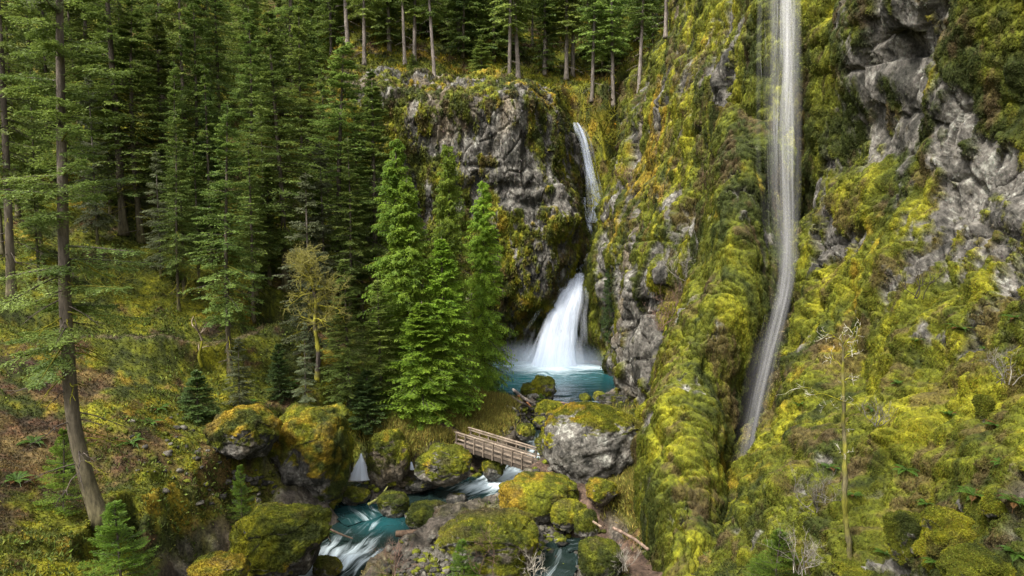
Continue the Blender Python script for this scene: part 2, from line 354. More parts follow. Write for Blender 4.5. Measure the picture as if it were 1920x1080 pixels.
def polar_grid(u0, u1, nu, y0, y1, ny, f, band=0):
    u = np.linspace(u0, u1, nu); y = y0*(y1/y0)**np.linspace(0, 1, ny); Y, U = np.meshgrid(y, u, indexing='ij'); X = U*Y
    return np.stack([X, Y, f(X, Y)], -1)
G = polar_grid(-1.15, .75, 760, 7, 125, 620, ground_z)
def path_mask(P):
    m = np.zeros(P.shape[:-1])
    for (pp, w) in PATHS:
        d, z = polyd(P[..., 0], P[..., 1], pp, np.full(len(pp), w)); m = np.maximum(m, (1 if w > .5 else .55)*ss(d+.35*fbm(P, .8, 3, 5), 1.15, .8))
    return m
def ground_color(P, N, hill=False):
    px, py, d = proj(P)
    C = moss_col(P, gold=.08+.25*hill, bright=-.1+.05*hill + (blobs(px, py, [(150,1050,150,60,.5),(350,950,200,60,.3),(420,900,120,80,.2)]) if not hill else 0))
    n = fbm(P, 2.2, 5, 31, .6); litter = ss(n + (blobs(px, py, [(60,850,190,210,.9),(240,740,100,50,.25),(150,350,250,160,.3),(380,690,80,70,.4),(420,880,60,90,.55),(330,850,150,90,.25),(1160,900,90,100,.7),(880,790,140,60,.55),(1150,1040,90,50,.8)]) if not hill else .15)-.25, .1, .55)
    lc = mixc(np.broadcast_to(np.array([.03, .017, .011]), P.shape), (.11, .052, .028), ss(fbm(P, .5, 4, 41, .7), -.3, .8)); lc = mixc(lc, (.15, .10, .035), ss(fbm(P, 1.5, 3, 44), .1, .7)*.7)
    C = mixc(C, lc, litter*.85) if False else C*(1-(litter*.85)[..., None])+lc*(litter*.85)[..., None]
    if hill: 
        steep = ss(-N[..., 2], -.75, -.45); return C
    # gravel bars near the creek, brown path
    dd, z = polyd(P[..., 0], P[..., 1], crP, crW); d3, z3 = polyd(P[..., 0], P[..., 1], cr3P, cr3W); d2, _ = polyd(P[..., 0], P[..., 1], cr2P, cr2W)
    low = np.maximum(np.maximum(ss(dd+.5*n, 2.0, 1.2), ss(d3+.5*n, 3.2, 1.8)), ss(d2+.4*n, 1.6, 1.1)); bar = blobs(px, py, [(850,1045,110,45,1.3),(1000,1010,130,70,1.3),(950,1080,150,40,1),(880,880,80,22,.9),(1060,1040,60,70,.9)])
    q = np.hypot((P[..., 0]-POOL_C[0])/POOL_R[0], (P[..., 1]-POOL_C[1])/POOL_R[1])
    low = np.clip(np.maximum(np.maximum(low, ss(bar+.3*n, .35, .6)), ss(q, 1.25, 1.1)), 0, 1)
    gv = rock_col(P, -.15, 90, 1.)*np.array([.75, .68, .62]); C = mixc(C, gv, low) if False else C*(1-low[..., None])+gv*low[..., None]
    pm = path_mask(P); pc = np.array([.085, .055, .038])*(1+.35*fbm(P, .4, 3, 61))[..., None]
    C = C*(1-pm[..., None])+pc*pm[..., None]
    return C, low, pm, litter
GN = gnormals(G, (0, 50, 500)); GA = garea(G)
GC, g_low, g_path, g_lit = ground_color(G, GN)
# pebbly relief on gravel
_w1, _w2, _ = worley(G, .45, 5); G[..., 2] += g_low*(.16*(1-_w1)-.06)*(1-g_path)
_w1, _w2, _ = worley(G, 1.1, 8); G[..., 2] += g_low*.22*np.maximum(.6-_w1, 0)*(1-g_path)
link('ground', mkmesh('ground', G, gridfaces(*G.shape[:2]), M_GROUND, GC), kind='structure')
# far skirt of terrain so the land goes on beyond the valley
u = np.r_[np.linspace(-700, -140, 15), np.linspace(-120, 120, 30), np.linspace(140, 700, 15)]; v = np.r_[np.linspace(-500, -40, 12), np.linspace(-30, 160, 24), np.linspace(180, 800, 16)]
X, Y = np.meshgrid(u, v, indexing='ij'); base = -6+np.clip((np.abs(X+5)-38)*.75, 0, 90)*ss(np.abs(X+5), 38, 60)+ss(Y, 112, 150)*32+np.clip((Y-140)*.4, 0, 70); base += 4*fbm(np.stack([X, Y, X*0], -1), 60, 3, 71)
base = np.where((X > -75) & (X < 60) & (Y > -8) & (Y < 122), -12, base)
SK = np.stack([X, Y, base], -1); link('terrain', mkmesh('terrain', SK, gridfaces(*X.shape), M_GROUND, moss_col(SK)*.6), kind='structure')
HL = np.stack(np.meshgrid(np.linspace(-62, 46, 420), np.linspace(84, 152, 260), indexing='ij'), -1); HL = np.concatenate([HL, hill_z(HL[..., 0], HL[..., 1])[..., None]], -1)
HN = gnormals(HL, (0, 100, 500)); HC = ground_color(HL, HN, True)
# cut the hill away over the gorge of the upper fall and where the cliff stands
def hill_keep(P):
    return P
link('hillside', mkmesh('hillside', HL, gridfaces(*HL.shape[:2]), M_GROUND, HC), kind='structure')

def hit(px, py, surf='ground'):
    v = (540-py)/F; best = None
    Y = np.linspace(12 if surf == 'ground' else 84, 125 if surf == 'ground' else 150, 1200); t = Y/(CT+v*ST); x = t*(px-960)/F; z = CAMZ+t*(v*CT-ST)
    g = ground_z(x, Y, True) if surf == 'ground' else hill_z(x, Y)
    k = np.where(z < g)[0]
    i = k[0] if len(k) else (len(Y)-1)
    return np.array([x[i], Y[i], g[i]])

# ================================================================== CLIFFS
cliff_surfs = []
def cliff(rows, nu, nv, amps, mossf, rocklist, gold=0., bright=0., light=0., tuft=40000, tk={}, seed=0, darkl=[], name='cliff', goldl=[], brl=[], mst=.6, dst=1., vstretch=.35, rockst=.35):
    P = sheet(rows, nu, nv); N = gnormals(P, (0, 20, 20)); px, py, d = proj(P)
    rk = blobs(px, py, rocklist)*.72
    Pn = P*np.array([1, 1, vstretch])
    mm = mossf + fbm(Pn, 3.2, 5, seed+1, .65)*.75 + fbm(Pn, .9, 4, seed+2, .7)*.75 - rk
    m = ss(mm, -.12, .22)
    big, mid, fine = amps
    bl = puff((P+.35*np.stack([fbm(P, 1.5, 2, seed+60)]*3, -1))*np.array([1, 1, mst*dst]), 1.5, 3, seed+5); dr = puff(P*np.array([1, 1, mst*dst*.8]), .6, 2, seed+6)
    w1, w2, wid = worley(P*np.array([1, 1, .7]), 2.1, seed+7)
    disp = big*fbm(P, 7, 3, seed+3) + mid*fbm(P*np.array([1, 1, .6]), 2.3, 3, seed+4)
    rockd = .65*fine*(wid-.5)*2 - .5*fine*ss(w2-w1, .14, .0) + .5*fine*fbm(Pn, .8, 5, seed+9, .65)
    mossd = fine*(.85*bl+.38*dr+.35) + .06*fbm(P, .28, 2, seed+8)
    disp = disp + m*mossd + (1-m)*rockd - .5*fine
    if darkl: disp = disp - blobs(px, py, darkl)
    P2 = P + N*disp[..., None]
    C = moss_col(P, 0, 0, 50)
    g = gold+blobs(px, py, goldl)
    # moss tone from noise, shifted by hand-placed brighter and darker patches
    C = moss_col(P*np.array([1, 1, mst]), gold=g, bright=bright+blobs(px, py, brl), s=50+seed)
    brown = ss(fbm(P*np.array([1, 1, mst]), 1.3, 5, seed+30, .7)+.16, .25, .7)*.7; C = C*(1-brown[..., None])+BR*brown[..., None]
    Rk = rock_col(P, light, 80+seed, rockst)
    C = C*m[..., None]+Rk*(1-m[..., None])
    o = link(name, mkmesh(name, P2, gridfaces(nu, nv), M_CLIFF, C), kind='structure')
    N2 = gnormals(P2, (0, 20, 20)); A = garea(P2)
    face = np.clip(((np.array([0, 0, CAMZ])-P2)*N2).sum(-1), 0.02, None); face = face/np.linalg.norm(P2-np.array([0, 0, CAMZ]), axis=-1)
    k = dict(ln=(.12, .3), wd=.035, down=1., out=.25, spread=.3, blades=2, cvar=.17); k.update(tk)
    mb = tufts(P2, N2, A, C, tuft, (m*.9+.10)*(face+.15), **k)
    link('moss', mb.mesh('moss', M_MOSS, False), kind='stuff')
    cliff_surfs.append((P2, N2, A, C, m))
    return P2

# grey cliff beyond the pool
cliff([
 [(500,120,96),(560,140,93),(700,130,91),(800,140,90),(900,140,89),(980,140,89),(1040,172,94),(1066,213,99),(1078,242,106)],
 [(500,200,88),(560,190,86),(700,172,84.5),(800,197,84),(880,184,83),(970,168,82.5),(1035,195,85),(1068,225,90),(1083,245,97)],
 [(500,270,86),(560,260,85),(700,240,83.3),(800,260,83),(880,250,82.3),(970,240,81.8),(1040,260,84),(1076,280,89),(1092,290,96)],
 [(500,340,85),(560,330,84.5),(700,320,83),(800,320,82.5),(880,315,82),(970,320,81.5),(1045,330,84),(1083,345,89),(1100,350,95)],
 [(500,400,84),(560,400,84),(700,390,83),(800,390,82.5),(880,375,83),(965,368,81.8),(1045,385,81.4),(1088,410,84),(1106,415,92)],
 [(500,490,84),(560,490,84),(700,480,82),(800,480,82),(880,470,81.5),(960,470,80),(1040,480,80),(1086,495,83),(1103,500,91)],
 [(500,560,84),(560,560,83),(700,560,82),(800,560,82),(880,560,82),(950,560,81),(1015,565,82),(1062,565,86),(1102,565,90)],
 [(500,630,83),(560,630,82),(700,630,82),(800,630,82),(880,630,82.5),(940,630,83.5),(990,640,85),(1050,640,89),(1105,640,91)],
 [(500,700,82),(560,700,82),(700,700,82),(800,700,82),(880,700,83),(940,700,84.5),(1000,700,87),(1060,700,91),(1110,700,93)],
 [(500,760,82),(560,760,82),(700,760,82),(800,760,82),(880,760,83),(940,760,84.5),(1000,760,87),(1060,760,91),(1110,760,93)],
], 520, 620, (.9, .6, .5), .24, [(820,240,130,60,.35),(940,230,70,60,.6),(930,320,70,60,.75),(1010,340,60,50,.9),(1040,250,20,60,.5),(1010,500,45,60,.35),(880,290,60,60,.5),(1000,290,50,40,.2)],
 gold=.05, bright=-.1, light=-.12, tuft=90000, seed=100, darkl=[(850,315,14,10,.5),(1000,380,40,9,1.2),(960,350,60,6,.5),(900,310,40,5,.6),(955,620,40,40,.6)], goldl=[(800,200,200,60,.5),(960,540,60,100,.2)])
# far mossy wall from the gorge to the rock pillar and up to the side fall
cliff([
 [(1330,-330,92),(1350,-330,80),(1390,-320,66),(1430,-320,58),(1480,-320,51),(1530,-320,48),(1580,-320,47)],
 [(1262,-10,90),(1290,0,78),(1340,0,65),(1385,0,56),(1420,0,50.5),(1450,0,48),(1530,0,48)],
 [(1205,115,94),(1230,130,81),(1285,130,68),(1335,130,58),(1385,130,51),(1440,130,47.3),(1530,130,47.5)],
 [(1160,225,99),(1188,205,86),(1240,215,72),(1310,220,61),(1375,220,51.5),(1440,220,46.8),(1530,220,47)],
 [(1125,320,99),(1150,310,88),(1210,310,75),(1290,320,61),(1360,330,50.5),(1430,330,46.5),(1530,330,47)],
 [(1100,425,98),(1122,418,88),(1175,410,76),(1260,410,60),(1335,420,50.5),(1410,430,47),(1530,430,47)],
 [(1078,520,96),(1096,505,87),(1160,490,73),(1230,480,61),(1300,500,52.5),(1390,510,47),(1530,510,47)],
 [(1072,600,96),(1086,600,88),(1145,585,79),(1170,570,66.5),(1240,570,60),(1330,600,50),(1530,600,47)],
 [(1078,690,95),(1090,690,88),(1145,690,80),(1158,680,67),(1210,680,61.5),(1300,700,52),(1530,700,47)],
 [(1078,775,93),(1090,770,87),(1148,770,79),(1168,760,66.5),(1215,770,61),(1300,780,52),(1530,780,47)],
 [(1078,840,93),(1090,840,87),(1148,840,79),(1172,840,66),(1215,840,60),(1300,840,52),(1530,840,47)],
], 620, 560, (.9, .6, .6), .35, [(1195,560,60,60,.9),(1195,680,45,90,1.5),(1190,260,10,40,.6),(1250,380,40,30,.4),(1350,190,14,90,.8),(1340,440,30,50,.7),(1180,500,30,40,.5),(1220,460,30,12,.5)],
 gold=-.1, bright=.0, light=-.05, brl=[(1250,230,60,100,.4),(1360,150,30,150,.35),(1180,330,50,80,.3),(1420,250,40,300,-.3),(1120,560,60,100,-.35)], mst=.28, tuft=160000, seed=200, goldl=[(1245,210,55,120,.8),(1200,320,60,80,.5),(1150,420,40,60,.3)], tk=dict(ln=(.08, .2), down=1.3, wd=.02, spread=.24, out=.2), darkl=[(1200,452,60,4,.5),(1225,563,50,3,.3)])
# near mossy buttress left of the side fall
cliff([
 [(1345,190,58),(1352,200,50),(1390,200,48.5),(1430,200,49),(1475,210,48.8)],
 [(1335,300,56),(1346,310,47.5),(1395,300,45.5),(1440,300,46.2),(1475,300,46.8)],
 [(1310,450,54),(1326,450,45),(1380,450,42.5),(1430,450,44),(1465,450,45)],
 [(1272,560,52),(1288,580,43),(1345,580,40),(1400,580,41.3),(1440,580,43)],
 [(1228,675,52),(1243,682,41.5),(1305,680,38.3),(1370,680,39.3),(1415,680,41.3)],
 [(1214,790,49),(1229,795,38.5),(1295,800,35.5),(1350,800,36.6),(1395,800,38.7)],
 [(1200,940,44),(1216,945,34.5),(1280,950,31.8),(1335,950,33),(1375,950,35.2)],
 [(1222,1080,40),(1236,1080,31.5),(1285,1080,29),(1335,1080,30),(1362,1080,32.5)],
 [(1242,1320,34),(1256,1320,26.5),(1300,1320,24.5),(1345,1320,25.5),(1370,1320,28)],
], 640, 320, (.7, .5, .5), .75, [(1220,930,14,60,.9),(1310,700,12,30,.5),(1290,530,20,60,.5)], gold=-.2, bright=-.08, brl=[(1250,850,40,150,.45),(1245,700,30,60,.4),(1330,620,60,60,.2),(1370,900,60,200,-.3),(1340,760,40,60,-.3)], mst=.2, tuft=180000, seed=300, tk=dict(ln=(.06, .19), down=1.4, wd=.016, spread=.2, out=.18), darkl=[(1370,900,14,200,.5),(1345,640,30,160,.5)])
# right wall and the slope below it
cliff([
 [(1440,-300,58),(1480,-300,50),(1530,-300,45),(1600,-300,41),(1720,-300,35.5),(1930,-300,30),(2250,-300,24)],
 [(1450,0,56),(1492,0,47.5),(1540,0,44),(1600,0,41),(1720,0,36),(1930,0,30.5),(2250,0,24.5)],
 [(1460,160,56),(1500,160,47.5),(1545,160,44),(1610,160,41),(1730,160,36),(1930,160,30.5),(2250,160,24)],
 [(1462,300,55),(1500,300,47),(1545,300,43.5),(1610,300,40),(1740,300,35),(1930,300,30),(2250,300,23)],
 [(1450,440,54),(1490,440,45.5),(1535,440,42),(1600,440,38.5),(1745,440,33),(1925,420,28),(2250,420,21)],
 [(1440,545,53),(1482,545,43.5),(1530,530,40),(1620,530,35.5),(1750,530,30.3),(1920,510,25.6),(2250,510,19)],
 [(1422,640,50),(1462,640,41),(1515,620,37.5),(1610,620,33.3),(1750,625,28),(1920,610,23.5),(2250,610,17)],
 [(1400,775,46),(1436,770,37.5),(1480,755,34.5),(1590,755,30),(1745,755,25.2),(1920,755,21.2),(2250,755,15)],
 [(1370,910,41),(1400,900,33.5),(1440,900,31),(1570,900,27),(1742,900,22.8),(1920,900,18.8),(2250,900,13.5)],
 [(1338,1080,37),(1360,1080,30),(1405,1080,28),(1550,1080,24),(1740,1080,20),(1920,1080,16),(2250,1080,12)],
 [(1290,1400,30),(1330,1400,24),(1380,1400,22),(1550,1400,18.5),(1740,1400,15.5),(1920,1400,12.5),(2250,1400,9)],
], 800, 680, (.8, .6, .6), .42, [(1700,60,90,90,.55),(1660,130,60,60,.35),(1585,180,20,60,.8),(1800,230,80,80,.7),(1840,310,80,60,.75),(1800,300,30,80,.4),(1720,200,50,30,.4),(1600,460,60,25,.7),(1740,440,50,30,.7),(1610,100,60,60,.25),(1640,250,40,50,.4),(1600,300,50,25,.3),(1900,330,30,60,.3),(1800,610,12,12,.5),(1790,860,14,20,.9),(1650,830,330,230,-.75)],
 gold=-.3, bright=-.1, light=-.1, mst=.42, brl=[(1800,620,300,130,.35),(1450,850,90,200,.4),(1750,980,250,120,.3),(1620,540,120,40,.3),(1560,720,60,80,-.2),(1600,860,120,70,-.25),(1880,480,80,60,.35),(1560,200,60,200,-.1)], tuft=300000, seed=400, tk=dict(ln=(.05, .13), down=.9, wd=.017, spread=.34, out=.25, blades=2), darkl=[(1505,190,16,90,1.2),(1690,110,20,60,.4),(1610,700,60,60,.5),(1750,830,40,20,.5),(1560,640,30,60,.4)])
# ================================================================== WATER
M_POOL = water_mat('pool_water', (.004, .018, .022)); M_CREEK = water_mat('creek_water', (.010, .018, .016), 1., 1.)
FB = W(1040, 690, 81.5)
nr, na = 130, 220
r_ = (np.linspace(0, 1, nr)**.9)[:, None]; an = np.linspace(0, 2*math.pi, na)[None]
X = POOL_C[0]+r_*np.cos(an)*POOL_R[0]*1.3; Y = POOL_C[1]+r_*np.sin(an)*POOL_R[1]*1.25
P = np.stack([X, Y, 1.5+.05*fbm(np.stack([X*.6, Y*1.6, X*0], -1), .8, 3, 9)], -1)
dd = np.hypot((X-FB[0])*.62, (Y-FB[1]))
foam = np.clip(.85*np.exp(-(dd/4.6)**1.1)+.08+.12*fbm(P*np.array([.3,1,1]),1.5,3,4), 0, 1)+.22*np.exp(-((Y-72)/2.5)**2)*ss(-X, 0, 3)+.3*ss(Y, 68, 64.5)
P[..., 2] += .35*np.exp(-(dd/3.)**2)
link('pool_water', mkmesh('pool_water', P, gridfaces(nr, na), M_POOL, np.stack([foam, ss(dd, 14, 4), 0*foam], -1), uv=np.stack([Y*.28+.3*fbm(P, 4, 2, 2), X*.55], -1)), kind='structure')
def ribbon(name, cp3, hw, foamf, seed=0, n=240, m=22):
    cp3 = np.asarray(cp3); t = np.linspace(0, len(cp3)-1, n); C = catmull(cp3, t); wv = np.interp(t, range(len(cp3)), hw)
    T = np.gradient(C, axis=0); T /= np.linalg.norm(T, axis=1)[:, None]; S = np.cross(T, (0, 0, 1.)); S /= np.linalg.norm(S, axis=1)[:, None]
    s = np.linspace(-1, 1, m); L = np.r_[0, np.cumsum(np.linalg.norm(np.diff(C, axis=0), axis=1))]
    P = C[:, None]+S[:, None]*(s[None, :, None]*wv[:, None, None]); px, py, d = proj(P)
    fo = foamf(px, py, s[None]+0*px); P[..., 2] += .09*fbm(P, .9, 3, seed)*(.5+fo)+.10*fo*billow(P, .8, 2, seed+4)
    uvv = np.stack([(s[None]*wv[:, None])*2.2+.5*fbm(P, 2, 2, seed+7), L[:, None]*.38+0*px], -1)
    teal = blobs(px, py, [(720,980,60,20,.9),(880,915,60,15,.7),(700,945,40,12,.5),(640,950,30,30,.3)])
    link(name, mkmesh(name, P, gridfaces(n, m), M_CREEK, np.stack([fo, np.clip(teal, 0, 1), fo*0], -1), uv=uvv), kind='structure')
def cf(px, py, s):
    return .30+blobs(px, py, [(945,890,40,20,.6),(900,914,60,14,.42),(1008,835,22,16,.42),(1000,860,20,10,.3),(1050,768,30,12,.3),(610,1050,60,40,.3),(560,1075,40,30,.25),(840,935,25,8,.15),(690,1040,60,30,.25),(700,985,30,10,.12)])-.12*np.abs(s)
ribbon('creek_water', crp, crw*1.12, cf)
ribbon('creek_water', [Pz(*a[:3]) for a in CR2], [1.1, 1.5, 1.6, 1.4], lambda px, py, s: .36-.1*np.abs(s)+blobs(px, py, [(690,970,40,20,.15)]), 31, 80, 12)
ribbon('creek_water', [Pz(*a[:3]) for a in CR3], [.5, .8, 1, 1.2, 1.2, 1.2], lambda px, py, s: .42-.1*np.abs(s), 41, 120, 14)

def fall(name, pts, mat, th=.35, vf=0., m=72, n=240, label=None, wob=.06, fade=(.02, .05), seed=0, p=2.5, bright=0., uw=None):
    A = np.array([np.r_[W(a, b, c), d*c/F/2] for a, b, c, d in pts]); t = np.linspace(0, len(A)-1, n); C = catmull(A, t)
    an = np.linspace(0, 2*math.pi, m, endpoint=False); u = np.cos(an); w_ = np.sin(an)
    L = np.r_[0, np.cumsum(np.linalg.norm(np.diff(C[:, :3], axis=0), axis=1))]; Ln = L/L[-1]
    hw = C[:, 3][:, None]*(1+wob*fbm(np.stack([np.broadcast_to(np.sign(u)[None]*3, (n, m)), np.broadcast_to(L[:, None]*.25, (n, m)), np.full((n, m), float(seed))], -1), 1, 3, seed))
    P = C[:, None, :3]+np.stack([hw*u[None], -np.abs(hw)*th*w_[None]*1.0, 0*hw], -1)
    al = (1-np.abs(u)**p)[None]*ss(Ln, 0, fade[0])[:, None]*ss(Ln, 1.0001, 1-fade[1])[:, None]*(1-vf*Ln**.8)[:, None]
    uu = (u[None]*(C[:, 3][:, None] if uw is None else uw))+0*L[:, None]
    uv = np.stack([uu+7*(w_[None] > 0), L[:, None]+0*uu], -1)
    me = mkmesh(name, P, gridfaces(n, m, True), mat, np.stack([al, 0*al+bright, 0*al], -1), uv=uv)
    return link(name, me, label=label, category='waterfall')
M_F1 = fall_mat('plunging_white_water', 2.2, .05, .22, .62, .95, (.80, .86, .95)); M_F2 = fall_mat('upper_thin_white_water', 4., .10, .40, .68, .85, (.62, .68, .82)); M_F3 = fall_mat('wind_blown_side_veil', 2.4, .035, .34, .74, .36, (.86, .82, .80))
M_F4 = fall_mat('streaming_side_veil_core', 3., .04, .36, .76, .5, (.88, .86, .86))
fl = fall('waterfall', [(1083,512,85,18),(1078,528,84,30),(1068,556,83,46),(1056,590,82.3,60),(1047,630,82,72),(1041,665,81.8,82),(1037,702,81.6,106)], M_F1, .35, label='wide white fan waterfall plunging into the teal pool', bright=.1, p=6, uw=1.6)
M_ST = strand_mat('falling_strands', (.93, .92, .92)); M_ST2 = strand_mat('falling_white_strands', (.84, .88, .95))
def strands(pts, n, seed, wr, lr, al, conc=.45, prof=None, th=.5, alt=None):
    r = np.random.default_rng(seed); A = np.array([np.r_[W(a, b, c), d*c/F/2] for a, b, c, d in pts]); C = catmull(A, np.linspace(0, len(A)-1, 400))
    Ls = np.r_[0, np.cumsum(np.linalg.norm(np.diff(C[:, :3], axis=0), axis=1))]; LT = Ls[-1]; V = []; Fq = []; Cc = []; k = 0; m = 14
    for i in range(n):
        l = r.uniform(*lr)*LT; s0 = r.uniform(-.5*l, LT-.4*l); s = np.clip(np.linspace(s0, s0+l, m), 0, LT); idx = np.interp(s, Ls, np.arange(400)); q = catmull(A, idx/399*(len(A)-1))
        u = np.clip(r.normal(0, conc)+(prof if prof is not None else 0), -1.25, 1.25); u2 = u+r.normal(0, .14); us = np.linspace(u, u2, m); w = r.uniform(*wr); dy = r.uniform(-1, 1)*th
        c = q[:, :3]+np.stack([us*q[:, 3], dy*q[:, 3], 0*us], -1); a = r.uniform(.3, 1)*al*np.sin(np.linspace(0, math.pi, m))**.8*(1 if alt is None else np.interp(s/LT, *alt)); ww = w*(.6+.4*np.sin(np.linspace(.2, 2.9, m)))
        for off, aa in ((-1, 0), (-.4, .8), (.4, .8), (1, 0)): V.append(c+np.stack([off*ww, 0*ww+.1*off*off*ww, 0*ww], -1)); Cc.append(np.stack([aa*a, a, a], -1))
        g = np.arange(m-1)
        for j in range(3): Fq.append(np.stack([k+j*m+g, k+(j+1)*m+g, k+(j+1)*m+g+1, k+j*m+g+1], -1))
        k += 4*m
    return np.vstack(V), np.vstack(Fq), np.vstack(Cc)
SP = [(1467,-160,43.8,66),(1467,0,43.6,66),(1467,110,43.5,68),(1466,230,43.4,66),(1467,330,43.2,64),(1470,430,43,56),(1468,520,42.3,48),(1454,590,41,46),(1437,660,39.4,44),(1420,740,37.6,40),(1405,820,36,36),(1392,900,34.8,30),(1378,990,33.5,32)]
fo = (( 0, .35, .5, .7, 1), (1, .75, .42, .22, .08))
a1 = strands(SP, 150, 1, (.12, .38), (.12, .45), .10, .55, alt=fo); a2 = strands(SP, 130, 2, (.05, .15), (.10, .35), .36, .17, .32, alt=((0, .3, .45, .65, 1), (1, .7, .34, .17, .06))); a3 = strands(SP, 160, 3, (.02, .05), (.04, .14), .28, .45, alt=fo)
n1_, n2_ = len(a1[0]), len(a1[0])+len(a2[0])
link('waterfall', mkmesh('waterfall', np.vstack([a1[0], a2[0], a3[0]]), np.vstack([a1[1], a2[1]+n1_, a3[1]+n2_]), M_ST, np.vstack([a1[2], a2[2], a3[2]])), label='tall thin veil waterfall streaming down the mossy wall on the right', category='waterfall')
FP = [(1083,512,84.6,18),(1078,528,83.6,32),(1068,556,82.6,50),(1055,590,81.9,66),(1046,630,81.6,80),(1040,665,81.4,92),(1036,704,81.2,118)]
a1 = strands(FP, 240, 5, (.12, .4), (.2, .6), .35, .55, th=.2); link('white_strands', mkmesh('white_strands', *a1[:2], M_ST2, a1[2]), fl)
fall('waterfall', [(677,850,45.6,3),(677,860,45.4,10),(676,875,45.1,28),(675,892,44.8,46),(675,899,44.7,50)], M_F1, .5, label='small white cone of water spilling between the two big mossy boulders', p=6, n=60, uw=.8, bright=.09)
fall('waterfall', [(771,866,46,3),(772,873,45.8,7),(773,881,45.6,10)], M_F1, .5, label='tiny white trickle beside the tall rounded mossy boulder', p=6, n=30, uw=.5, bright=.15)
# water sheet through the slot of the gorge between the upper and the lower fall
UPP = [(1082,230,93.6,9),(1089,246,92.6,16),(1099,275,91.6,18),(1106,310,91.,20),(1113,345,90.3,23),(1118,380,89.8,24),(1117,400,89.5,22),(1112,418,89.2,18)]
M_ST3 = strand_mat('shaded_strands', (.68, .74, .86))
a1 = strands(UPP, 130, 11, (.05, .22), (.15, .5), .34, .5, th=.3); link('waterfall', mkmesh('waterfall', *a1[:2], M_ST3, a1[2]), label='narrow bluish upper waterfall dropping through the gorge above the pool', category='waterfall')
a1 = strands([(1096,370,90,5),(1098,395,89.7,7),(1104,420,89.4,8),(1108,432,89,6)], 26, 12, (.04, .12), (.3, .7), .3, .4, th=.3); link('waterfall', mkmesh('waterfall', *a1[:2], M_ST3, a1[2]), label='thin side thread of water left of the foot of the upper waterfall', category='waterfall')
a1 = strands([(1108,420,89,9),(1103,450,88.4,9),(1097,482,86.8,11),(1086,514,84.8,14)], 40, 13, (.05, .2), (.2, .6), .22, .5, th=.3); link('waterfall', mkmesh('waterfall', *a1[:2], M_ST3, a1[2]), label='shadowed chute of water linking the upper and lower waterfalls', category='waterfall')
# spray at the foot of the lower fall
m, nt, N, L = newmat('spray'); tc = N('ShaderNodeTexCoord'); ln = N('ShaderNodeVectorMath', operation='LENGTH'); L(tc.outputs['Object'], ln.inputs[0])
mr = N('ShaderNodeMapRange', interpolation_type='SMOOTHSTEP'); mr.inputs[1].default_value = 1; mr.inputs[2].default_value = .1; mr.inputs[3].default_value = 0; mr.inputs[4].default_value = .42; L(ln.outputs['Value'], mr.inputs[0])
n1 = N('ShaderNodeTexNoise'); n1.inputs['Scale'].default_value = 1.6; L(tc.outputs['Object'], n1.inputs['Vector']); mu = N('ShaderNodeMath', operation='MULTIPLY'); L(mr.outputs[0], mu.inputs[0]); L(n1.outputs[0], mu.inputs[1])
pv = N('ShaderNodeVolumePrincipled'); pv.inputs['Color'].default_value = (.72, .83, .98, 1); L(mu.outputs[0], pv.inputs['Density']); o = N('ShaderNodeOutputMaterial'); L(pv.outputs[0], o.inputs['Volume'])
M_SPRAY = m
import bmesh
bm = bmesh.new(); bmesh.ops.create_icosphere(bm, subdivisions=3, radius=1); me = bpy.data.meshes.new('mist'); bm.to_mesh(me); bm.free(); me.materials.append(M_SPRAY)
mi = link('mist', me, kind='stuff'); mi.location = (FB[0]-1.2, FB[1]-.6, 1.9); mi.scale = (9.5, 4.5, 3.6)

# ================================================================== BOULDERS
def cubesphere(n):
    g = np.linspace(-1, 1, n); g = np.tan(g*math.pi/4); V = []; Fq = []; k = 0
    a, b = np.meshgrid(g, g, indexing='ij'); o1 = np.ones_like(a)
    for s in (1, -1):
        for ax in range(3):
            q = [None]*3; q[ax] = o1*s; q[(ax+1) % 3] = a; q[(ax+2) % 3] = b*s
            V.append(np.stack(q, -1).reshape(-1, 3)); Fq.append(gridfaces(n, n)+k); k += n*n
    V = np.vstack(V); V /= np.linalg.norm(V, axis=1)[:, None]; Fq = np.vstack(Fq)
    nn = np.cross(V[Fq[:, 2]]-V[Fq[:, 0]], V[Fq[:, 3]]-V[Fq[:, 1]]); fl = (nn*V[Fq].mean(1)).sum(1) < 0; Fq[fl] = Fq[fl][:, ::-1]
    u, inv = np.unique(np.round(V, 5), axis=0, return_inverse=True); return u, inv.reshape(-1)[Fq]
_cs = {}
def vnormals(V, Fq):
    n = np.cross(V[Fq[:, 2]]-V[Fq[:, 0]], V[Fq[:, 3]]-V[Fq[:, 1]]); N = np.zeros_like(V)
    for i in range(4): np.add.at(N, Fq[:, i], n)
    a = np.linalg.norm(N, axis=1); return N/(a[:, None]+1e-12), a/4
